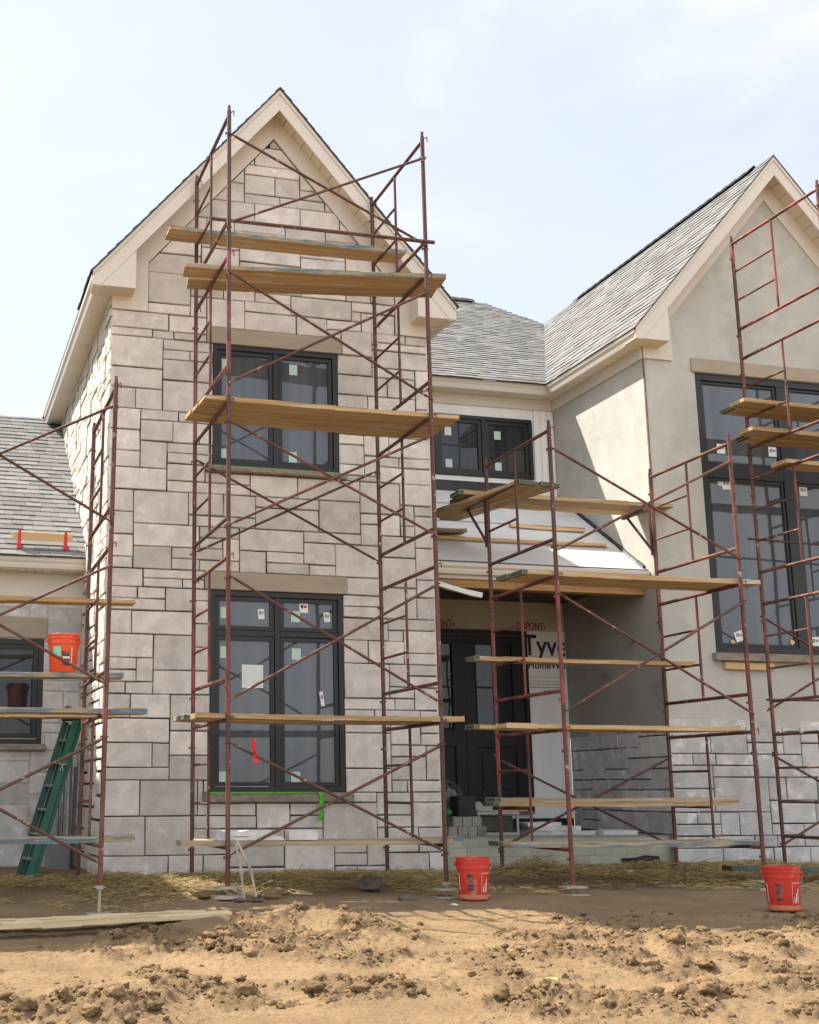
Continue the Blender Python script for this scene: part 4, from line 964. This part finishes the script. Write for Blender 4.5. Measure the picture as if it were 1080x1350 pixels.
# fan
t = empty('floor_fan',(3.28,2.75,.353),'round grey floor fan in a wire guard beside the door','fan')
cz = .36; R0 = .27
m = MB()
for r in (R0,R0*.78,R0*.55,R0*.3):
    for yo in (-.06,.06):
        m.path([(r*math.cos(a),yo*(1.15-r/R0*.6),cz+r*math.sin(a)) for a in [2*math.pi*q/24 for q in range(25)]],.004,5)
for q in range(14):
    a = 2*math.pi*q/14
    for s in (-1,1): m.path([(.05*math.cos(a),s*.06,cz+.05*math.sin(a)),(R0*math.cos(a),s*.03,cz+R0*math.sin(a))],.003,5)
m.build('guard','fan',t,local=True)
for q in range(3):
    a = 2*math.pi*q/3+.7; m = MB(); pts = []
    for (rr,da,yo) in ((.04,-.3,.01),(.21,-.55,.035),(.235,.0,.0),(.19,.55,-.035),(.05,.4,-.015)): pts.append((rr*math.cos(a+da),yo,cz+rr*math.sin(a+da)))
    m.quad(pts); m.quad([(x,y+.004,z) for x,y,z in pts]); m.build('blade','alum',t,local=True)
m = MB(); m.tube((0,-.05,cz),(0,.10,cz),.05,14); m.build('motor','fan',t,local=True,smooth=True)
m = MB()
for s in (-1,1): m.path([(s*.2,-.12,.01),(s*.2,.12,.01),(s*.275,0,cz)],.011,8); m.path([(s*.2,-.12,.01),(s*.275,0,cz)],.011,8)
m.path([(-.2,-.12,.01),(.2,-.12,.01)],.011,8); m.build('stand','fan',t,local=True)
# masonry saw: dark green tank in a white frame
t = empty('saw_table',(3.80,2.55,.353),'dark green tool tank in a pale metal frame on the porch','tool')
m = MB(); m.box(-.22,.20,-.16,.16,.04,.22); m.build('tank','tooldark',t,local=True,bevel=.008)
m = MB(); m.box(-.26,.27,-.19,.19,.235,.27); m.box(.235,.262,-.19,-.16,.03,.235); m.box(-.26,.27,-.19,-.16,.0,.035); m.box(-.26,.27,.16,.19,.0,.035); m.box(-.255,-.23,-.19,-.16,.035,.235); m.build('frame','alum',t,local=True,bevel=.004)
m = MB(); m.box(-.24,-.02,-.1,.1,.272,.33); m.tube((-.2,-.11,.33),(-.2,-.05,.33),.055,14); m.build('saw_head','alum',t,local=True,bevel=.004)
m = MB(); m.box(3.28,3.50,2.30,2.55,.5685,.80); tag(m.build('dark_crate','rubber',None,bevel=.012),'black crate on the stacked block ends by the bay','crate')
m = lump(.05,5,1,.8,.9); o = m.build('green_glove','mint_dull',smooth=True); o.location = (3.17,2.36,.615); tag(o,'green work glove lying on the block ends by the bay','glove')
# brick tongs
t = empty('stone_tongs',(.13,-.14,-.07),'muddy pale pair of stone tongs leaning on the front left post of the tallest tower','tongs')
for s,(a,b,c_) in enumerate((((-.02,-.02,.0),(-.045,-.01,.24),(-.085,.03,.48)),((.085,-.03,.02),(.045,-.015,.24),(-.075,.03,.50)))):
    m = MB(); m.path([a,b,c_],.0125,8); m.tube((b[0],b[1],b[2]-.03),(b[0],b[1],b[2]+.01),.022,10); m.build('rod','pad',t,local=True,smooth=True)
m = MB(); m.path([(-.09,-.02,.215),(-.045,-.01,.225),(.05,-.015,.22)],.01,8); m.box(-.1,.16,-.06,.02,-.015,.005); m.build('jaw','rock',t,local=True)
# red ribbon on brace
m = MB(); P = [(.225,1.33,0),(.20,1.26,.01),(.235,1.20,-.01),(.24,1.12,.012),(.255,1.06,0)]
for (x0,z0,y0),(x1,z1,y1) in zip(P[:-1],P[1:]):
    for s in (0,1): m.hexa([(x0-.018+s*.022,-.075+y0,z0),(x0+.012+s*.022,-.067+y1,z0),(x0+.012+s*.022,-.063+y1,z0),(x0-.018+s*.022,-.071+y0,z0),(x1-.014+s*.016,-.072-y0,z1),(x1+.012+s*.016,-.066,z1),(x1+.012+s*.016,-.062,z1),(x1-.014+s*.016,-.068-y0,z1)])
m.tube((.205,-.06,1.32),(.245,-.06,1.30),.019,8); m.v = [(.225+(x-.225)*.72,y,1.31+(z-1.31)*.85) for x,y,z in m.v]; tag(m.build('ribbon','red'),'red ribbon tied to the low brace before the lower bay window','ribbon')
# rag and rope on left plank
o = lump(.05,21,1.1,.8,.75,amp=.4).build('rag','maroon',smooth=True); o.location = (-1.385,.84,1.615); tag(o,'maroon rag beside a pale rope on the leftmost tower','rag')
m = MB()
for q,(cx_,r) in enumerate(((-1.31,.028),(-1.25,.022))): m.path([(cx_+r*math.cos(a),.84+.01*q,1.60+r*(1+math.sin(a))) for a in [2*math.pi*i/12 for i in range(13)]],.006,6)
tag(m.build('rope_coil','rope'),'pale rope loops beside a maroon rag on the leftmost tower','rope')
# litter
def flake(loc, s, mt, label, cat, name, seed):
    rnd = random.Random(seed); m = MB(); P = [(s*math.cos(a)*rnd.uniform(.7,1.2), s*.55*math.sin(a)*rnd.uniform(.7,1.2), rnd.uniform(0,s*.35)) for a in [2*math.pi*i/7 for i in range(7)]]
    i0 = len(m.v); m.v += P+[(0,0,s*.3)]+[(x,y,z-.006) for x,y,z in P]
    for k in range(7): m.f += [(k,(k+1)%7,7),(k,(k+1)%7,8+(k+1)%7,8+k)]; m.t += [.5,.5]; m.mi += [0,0]
    o = m.build(name,mt); o.location = loc; return tag(o,label,cat)
LIT = []
# ------------------------------------------------------------------ ground
def hash2(ix, iy, s):
    h = (ix.astype(np.int64)*374761393+iy.astype(np.int64)*668265263+s*1442695041) & 0x7fffffff
    h = ((h ^ (h >> 13))*1274126177) & 0x7fffffff
    return ((h ^ (h >> 16)) & 0xffff)/65535.0
def vnoise(x, y, s):
    ix, iy = np.floor(x), np.floor(y); fx, fy = x-ix, y-iy; fx = fx*fx*fx*(fx*(fx*6-15)+10); fy = fy*fy*fy*(fy*(fy*6-15)+10)
    a, b, c, d = hash2(ix,iy,s), hash2(ix+1,iy,s), hash2(ix,iy+1,s), hash2(ix+1,iy+1,s)
    return (a*(1-fx)+b*fx)*(1-fy)+(c*(1-fx)+d*fx)*fy
def fbm(x, y, f, s, o=5, g=.5):
    r = 0; a = 1; t = 0
    for k in range(o): r = r+a*vnoise(x*f+17.3*k,y*f-9.1*k,s+k); t += a; a *= g; f *= 2.03
    return r/t
def sstep(a, b, x): t = np.clip((x-a)/(b-a),0,1); return t*t*(3-2*t)
def worley(x, y, c, s):
    u, v = x/c, y/c; iu, iv = np.floor(u), np.floor(v); best = np.full_like(x, 9.); rr = np.zeros_like(x)
    for a in (-1,0,1):
        for b in (-1,0,1):
            px = iu+a+hash2(iu+a,iv+b,s); py = iv+b+hash2(iu+a,iv+b,s+1); R_ = .35+.55*hash2(iu+a,iv+b,s+2)
            d = np.hypot(u-px,v-py)/R_; k = d < best; best = np.where(k,d,best); rr = np.where(k,R_,rr)
    return np.sqrt(np.clip(1-best*best,0,1))*rr*c
MOUNDS = [(.28,-1.55,.62,.26,.21),(-.05,-1.5,.3,.2,.10),(.62,-1.95,.22,.2,.15),(-1.0,-1.75,.45,.22,.13),(-.35,-2.2,.35,.25,.13),(-.45,-2.9,.5,.35,.16),(-1.2,-2.7,.4,.3,.12),(.35,-2.55,.45,.25,.10),(.05,-3.4,.4,.3,.09),
          (1.75,-3.0,.6,.4,.13),(2.3,-3.35,.5,.35,.17),(1.35,-3.9,.55,.35,.13),(1.95,-4.35,.45,.35,.15),(.75,-4.2,.45,.3,.08),(2.75,-3.9,.3,.3,.16),(-.2,-4.5,.5,.3,.09),(.5,-5.2,.6,.35,.08),(1.6,-5.4,.6,.3,.1),(3.4,-3.0,.5,.35,.12),(-1.5,-4.2,.5,.4,.14),(-1.9,-5.0,.5,.4,.16),(.95,-3.3,.3,.2,.06)]
def ground_h(x, y):
    base = -.10*sstep(1.6,.0,y)-.07*sstep(.0,-1.2,y)-.03*sstep(-1.2,-3,y)-.13*sstep(-.2,-1.2,x)*sstep(1.0,-.1,y)*sstep(-2.5,-1.2,y)
    mask = np.zeros_like(x)
    lift = np.zeros_like(x)
    for mx,my,rx,ry,h in MOUNDS:
        wx = x+.22*(fbm(x,y,1.7,5,3)-.5)*2; wy = y+.22*(fbm(x,y,1.9,9,3)-.5)*2
        g = np.exp(-((wx-mx)/rx)**2-((wy-my)/ry)**2); lift = np.maximum(lift, h*g); mask = np.maximum(mask, g)
    amb = sstep(.44,.62,fbm(x,y,1.1,41,4))*.5*sstep(-1.0,-1.9,y)
    mask = np.maximum(mask, amb)
    m2 = sstep(.10,.62,mask)
    wx = x+.05*(fbm(x,y,7,91,3)-.5); wy = y+.05*(fbm(x,y,7,95,3)-.5)
    w1 = worley(wx,wy,.17,101); w2 = worley(wx,wy,.085,111); w3 = worley(wx,wy,.042,121)
    rough = fbm(x,y,22,53,4,.6)-.5; blk = sstep(.44,.58,fbm(x,y,3.6,61,4,.6))
    m3 = m2*(.25+.75*blk)
    w4 = worley(wx,wy,.023,131)
    h = base+lift*.58+m3*(.16*w1+.30*w2+.55*w3+.60*w4+.075*rough-.01)+(1-m3)*(.30*w3*sstep(.48,.62,fbm(x,y,2.5,71,3))+.25*w4*sstep(.45,.6,fbm(x,y,3.5,73,3))+.010*rough)
    h = h+.035*(fbm(x,y,1.1,31,4)-.5)+.016*(fbm(x,y,5,37,4)-.5)
    m2 = m3
    near = sstep(12,6,np.hypot(x-1,y+2))
    return np.where(near > 0, base+(h-base)*near, base), m2
def axis(lo, mid1, mid2, hi, f_, c_, far):
    a = np.concatenate([np.arange(lo,mid1-1e-6,c_),np.arange(mid1,mid2-1e-6,f_),np.arange(mid2,hi+1e-6,c_)]); return np.concatenate([[-far[2],-far[1],-far[0],lo-12,lo-5,lo-2,lo-.8,lo-.3],a,[hi+.3,hi+.8,hi+2,hi+5,hi+12,far[0],far[1],far[2]]])
gx = axis(-2.8,-2.5,4.0,8.0,.0135,.04,(60,180,500)); gy = axis(-6.7,-6.3,-.75,2.3,.0135,.04,(60,180,500))
GX, GY = np.meshgrid(gx,gy); GZ, GM = ground_h(GX,GY)
ny, nx = GX.shape
me = bpy.data.meshes.new('ground'); me.vertices.add(nx*ny); me.vertices.foreach_set('co', np.stack([GX,GY,GZ],-1).astype(np.float32).ravel())
idx = np.arange(nx*ny).reshape(ny,nx); q = np.stack([idx[:-1,:-1],idx[:-1,1:],idx[1:,1:],idx[1:,:-1]],-1).reshape(-1,4)
me.loops.add(q.size); me.loops.foreach_set('vertex_index', q.ravel().astype(np.int32)); me.polygons.add(len(q)); me.polygons.foreach_set('loop_start', np.arange(0,q.size,4,dtype=np.int32))
me.polygons.foreach_set('use_smooth', np.ones(len(q),dtype=bool)); me.update(calc_edges=True)
a = me.attributes.new('clod','FLOAT','POINT'); a.data.foreach_set('value', GM.astype(np.float32).ravel())
DAMP_SHADE = sstep(-1.5,-.6,GY-.25*(GX-1.2)*(GX > 1.2)*-1*-1+.0)+sstep(2.0,3.0,GX)*sstep(-3.2,-2.0,GY)  # damp strip plus the house's ground shade, painted into the soil colour
a = me.attributes.new('damp','FLOAT','POINT'); a.data.foreach_set('value', np.clip(DAMP_SHADE,0,1).astype(np.float32).ravel())
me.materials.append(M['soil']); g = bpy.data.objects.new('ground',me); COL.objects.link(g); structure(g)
def gz(x,y): return float(ground_h(np.array([[x]],float),np.array([[y]],float))[0][0,0])
# clods
tmpl = []
for s in range(6):
    b = lump(1.0,200+s,1,.9,.75,sub=2 if s < 3 else 1,amp=.55); jr = np.random.default_rng(s); bv = np.array(b.v); bv = bv*(1+jr.normal(0,.16 if s < 3 else .22,(len(bv),1))); tmpl.append((bv,np.array(b.f)))
rg = np.random.default_rng(5); N0 = 260000
cx = rg.uniform(-2.6,6.5,N0); cy = rg.uniform(-6.4,-.9,N0); hz, mk = ground_h(cx[None],cy[None]); hz = hz[0]; mk = mk[0]
pr_ = mk*.8+.02; keep = rg.uniform(0,1,N0) < pr_*.24; cx, cy, hz, mk = cx[keep], cy[keep], hz[keep], mk[keep]
from mathutils import noise as mnoise
big = []
for q in range(9):
    bm = bmesh.new(); bmesh.ops.create_icosphere(bm, subdivisions=3, radius=1.0); o3_ = Vector((q*7.3,q*3.1,q*1.7))
    for v in bm.verts:
        n_ = v.co.normalized(); f_ = .8+.5*mnoise.turbulence(n_*1.6+o3_,4,True)+.42*mnoise.fractal(n_*2.6+o3_,.5,2.2,5)-.35*abs(mnoise.noise(n_*4+o3_))
        v.co = Vector((n_.x*1.1,n_.y*.95,n_.z*.72))*f_
    bm.verts.index_update(); big.append((np.array([tuple(v.co) for v in bm.verts]),np.array([tuple(v.index for v in f.verts) for f in bm.faces]))); bm.free()
VS, FS, TS = [], [], []; nv = 0
nb = 12000; bx = rg.uniform(-2.6,4.6,nb); by = rg.uniform(-6.2,-1.1,nb); bh, bk = ground_h(bx[None],by[None]); bh = bh[0]; bk = bk[0]
for x, y, z, k in zip(bx,by,bh,bk):
    if rg.uniform() > .002+.30*k**1.6: continue
    r = .010+.036*rg.uniform(0,1)**2.4*(.3+k); V, F = big[rg.integers(0,9)]; an = rg.uniform(0,6.28); c, s_ = math.cos(an), math.sin(an)
    P = V*r*np.array([rg.uniform(.8,1.5),rg.uniform(.8,1.3),rg.uniform(.7,1.2)]); P = np.stack([c*P[:,0]-s_*P[:,1],s_*P[:,0]+c*P[:,1],P[:,2]],1)+[x,y,z+r*.12]
    VS.append(P); FS.append(F+nv); nv += len(V); TS.append(np.full(len(F),rg.uniform(.1,.9)))

for x, y, z, k in zip(cx,cy,hz,mk):
    r = .003+.013*rg.uniform(0,1)**3*(.3+k) + (.014*rg.uniform(0,1) if (k > .5 and rg.uniform() < .03) else 0)
    V, F = tmpl[rg.integers(0,3) if r > .02 else rg.integers(3,6)]; an = rg.uniform(0,6.28); c, s = math.cos(an), math.sin(an)
    P = V*r*np.array([rg.uniform(.8,1.5),rg.uniform(.8,1.3),rg.uniform(.7,1.1)]); P = np.stack([c*P[:,0]-s*P[:,1],s*P[:,0]+c*P[:,1],P[:,2]],1)+[x,y,z+r*.05]
    VS.append(P); FS.append(F+nv); nv += len(V); TS.append(np.full(len(F),rg.uniform(0,1)))
VS = np.concatenate(VS); FS = np.concatenate(FS); TS = np.concatenate(TS)
me = bpy.data.meshes.new('soil_clods'); me.vertices.add(len(VS)); me.vertices.foreach_set('co',VS.astype(np.float32).ravel()); me.loops.add(FS.size); me.loops.foreach_set('vertex_index',FS.ravel().astype(np.int32)); me.polygons.add(len(FS)); me.polygons.foreach_set('loop_start',np.arange(0,FS.size,3,dtype=np.int32)); me.update(calc_edges=True)
a = me.attributes.new('tone','FLOAT','FACE'); a.data.foreach_set('value',TS.astype(np.float32)); me.materials.append(M['clod']); o = bpy.data.objects.new('soil_clods',me); COL.objects.link(o); stuff(o,'loose brown clods of soil over the sandy ground','soil')
# straw
NS = 14000; V = []; F = []; T = []; rg = np.random.default_rng(8)
i = 0; made = 0
sx = rg.uniform(-2.6,7.6,NS*3); sy = 1.78-np.abs(rg.normal(0,.85,NS*3)); sy = np.where((sx > 3.0)&(sx < 5.7)&(rg.uniform(0,1,NS*3) < .5), sy+.12, sy)
dn = fbm(sx[None],sy[None],1.4,77,3)[0]; sh, _ = ground_h(sx[None],sy[None]); sh = sh[0]
heap = [(3.7,1.35,.34,.25,.17),(5.3,1.65,.7,.2,.06),(-1.0,1.2,.9,.4,.06),(1.2,1.2,1.0,.3,.05),(6.4,1.3,.8,.3,.08)]
for x, y, d_, z in zip(sx,sy,dn,sh):
    if made >= NS: break
    if y < -.35 or d_ < .40+.30*sstep(.6,-.3,np.array(y)): continue
    hp_ = max(h*math.exp(-((x-a)/rx)**2-((y-b)/ry)**2) for a,b,rx,ry,h in heap)
    made += 1; L = rg.uniform(.06,.22); an = rg.normal(0,.9); w = rg.uniform(.0014,.0028); z0 = z+.006+hp_*rg.uniform(.2,1)+abs(rg.normal(0,.012))
    tilt = rg.normal(0,.16+.9*hp_); bend = rg.normal(0,.25)
    px, py, pz = x, y, z0; c0 = len(V)
    for k in range(4):
        nxv, nyv = -math.sin(an), math.cos(an)
        V.append((px-nxv*w,py-nyv*w,pz-w)); V.append((px+nxv*w,py+nyv*w,pz+w))
        px += math.cos(an)*math.cos(tilt)*L/3; py += math.sin(an)*math.cos(tilt)*L/3; pz = max(pz+math.sin(tilt)*L/3, z+.002); an += bend; tilt -= .12
    for k in range(3): F.append((c0+2*k,c0+2*k+1,c0+2*k+3,c0+2*k+2)); T.append(rg.uniform(0,1))
mb = MB(); mb.v = V; mb.f = F; mb.t = T; mb.mi = [0]*len(F); o = mb.build('straw','straw'); stuff(o,'loose straw scattered along the foot of the walls','straw')
for x,y,s,mt,lab,cat,name,sd_ in ((.55,-4.9,.055,'leaf','yellow leaf lying on the sandy soil in the foreground','leaf','fallen_leaf',1),(1.9,-.62,.035,'white','white scrap of paper on the soil left of the leaf','litter','paper_scrap',2),(2.42,-.2,.03,'white','white scrap just right of the left ground bucket','litter','paper_scrap',3),
      (2.75,-1.35,.04,'rubber','dark scrap of plastic on the damp soil','litter','plastic_scrap',4),(4.75,1.2,.05,'white','white scrap on the straw before the porch wall','litter','paper_scrap',5),(2.3,-2.65,.07,'paper','pale paper shred on the crest of the right mound','litter','paper_scrap',6),(5.9,.25,.05,'pad','pale stone chip beside the green plank','litter','stone_chip',7)):
    flake((x,y,gz(x,y)+.012),s,mt,lab,cat,name,sd_)

# ------------------------------------------------------------------ sky, sun, camera
SUN = Vector((-1,.835,1.72)).normalized()
el = math.asin(SUN.z); az = math.atan2(SUN.x,SUN.y)
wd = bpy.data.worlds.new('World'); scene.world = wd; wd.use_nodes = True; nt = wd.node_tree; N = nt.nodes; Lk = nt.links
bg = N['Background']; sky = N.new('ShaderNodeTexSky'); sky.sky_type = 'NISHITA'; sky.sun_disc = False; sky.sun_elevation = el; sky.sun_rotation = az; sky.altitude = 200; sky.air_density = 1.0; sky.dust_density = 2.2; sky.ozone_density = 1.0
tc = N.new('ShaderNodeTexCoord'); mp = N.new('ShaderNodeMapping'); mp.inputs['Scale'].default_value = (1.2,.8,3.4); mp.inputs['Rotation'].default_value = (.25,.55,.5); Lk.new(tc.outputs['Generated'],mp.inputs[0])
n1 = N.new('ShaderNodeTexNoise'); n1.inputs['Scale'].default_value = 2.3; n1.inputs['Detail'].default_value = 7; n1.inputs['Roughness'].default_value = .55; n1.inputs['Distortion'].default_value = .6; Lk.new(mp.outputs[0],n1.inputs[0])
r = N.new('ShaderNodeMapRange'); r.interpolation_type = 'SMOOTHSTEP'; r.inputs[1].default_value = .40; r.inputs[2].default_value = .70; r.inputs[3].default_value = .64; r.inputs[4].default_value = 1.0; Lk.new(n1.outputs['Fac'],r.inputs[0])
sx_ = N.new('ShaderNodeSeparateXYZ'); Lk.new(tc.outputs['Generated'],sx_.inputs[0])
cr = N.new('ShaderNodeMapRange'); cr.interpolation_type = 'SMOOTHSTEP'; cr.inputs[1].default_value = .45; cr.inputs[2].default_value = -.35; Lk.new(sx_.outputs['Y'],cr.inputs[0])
cm_ = N.new('ShaderNodeMix'); cm_.data_type = 'RGBA'; cm_.inputs[6].default_value = (3.62,3.70,3.98,1); cm_.inputs[7].default_value = (6.9,7.0,7.2,1); Lk.new(cr.outputs[0],cm_.inputs[0])  # added fill: clouds brightened behind the camera to lift the shaded front
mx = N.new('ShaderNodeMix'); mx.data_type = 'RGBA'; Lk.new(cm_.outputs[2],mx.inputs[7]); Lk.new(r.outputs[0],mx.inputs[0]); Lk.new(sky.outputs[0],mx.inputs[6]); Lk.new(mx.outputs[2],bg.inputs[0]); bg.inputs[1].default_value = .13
sl = bpy.data.lights.new('sun','SUN'); sl.energy = 4.7; sl.angle = math.radians(.55); sl.color = (1,.94,.85); so = bpy.data.objects.new('sun',sl); COL.objects.link(so); so.rotation_euler = SUN.to_track_quat('Z','Y').to_euler(); so.location = (-8,6,14)
cam = bpy.data.cameras.new('camera'); co = bpy.data.objects.new('camera',cam); COL.objects.link(co)
R = ((0.96906069,-0.24682257,0.),(0.05017247,0.19698429,-0.97912201),(0.24166941,0.94882865,0.20327343))
mw = Matrix(((R[0][0],-R[1][0],-R[2][0],-2.7405),(R[0][1],-R[1][1],-R[2][1],-11.1761),(R[0][2],-R[1][2],-R[2][2],.8849),(0,0,0,1))); co.matrix_world = mw
cam.sensor_fit = 'HORIZONTAL'; cam.sensor_width = 36; cam.lens = 36*1635.99/1080; cam.shift_x = (540-315.47)/1080; cam.shift_y = (700-675)/1080; cam.clip_start = .05; cam.clip_end = 3000
scene.camera = co
scene.view_settings.view_transform = 'Standard'; scene.view_settings.look = 'None'; scene.view_settings.exposure = 1.08; scene.view_settings.gamma = 1
scene.render.film_transparent = False
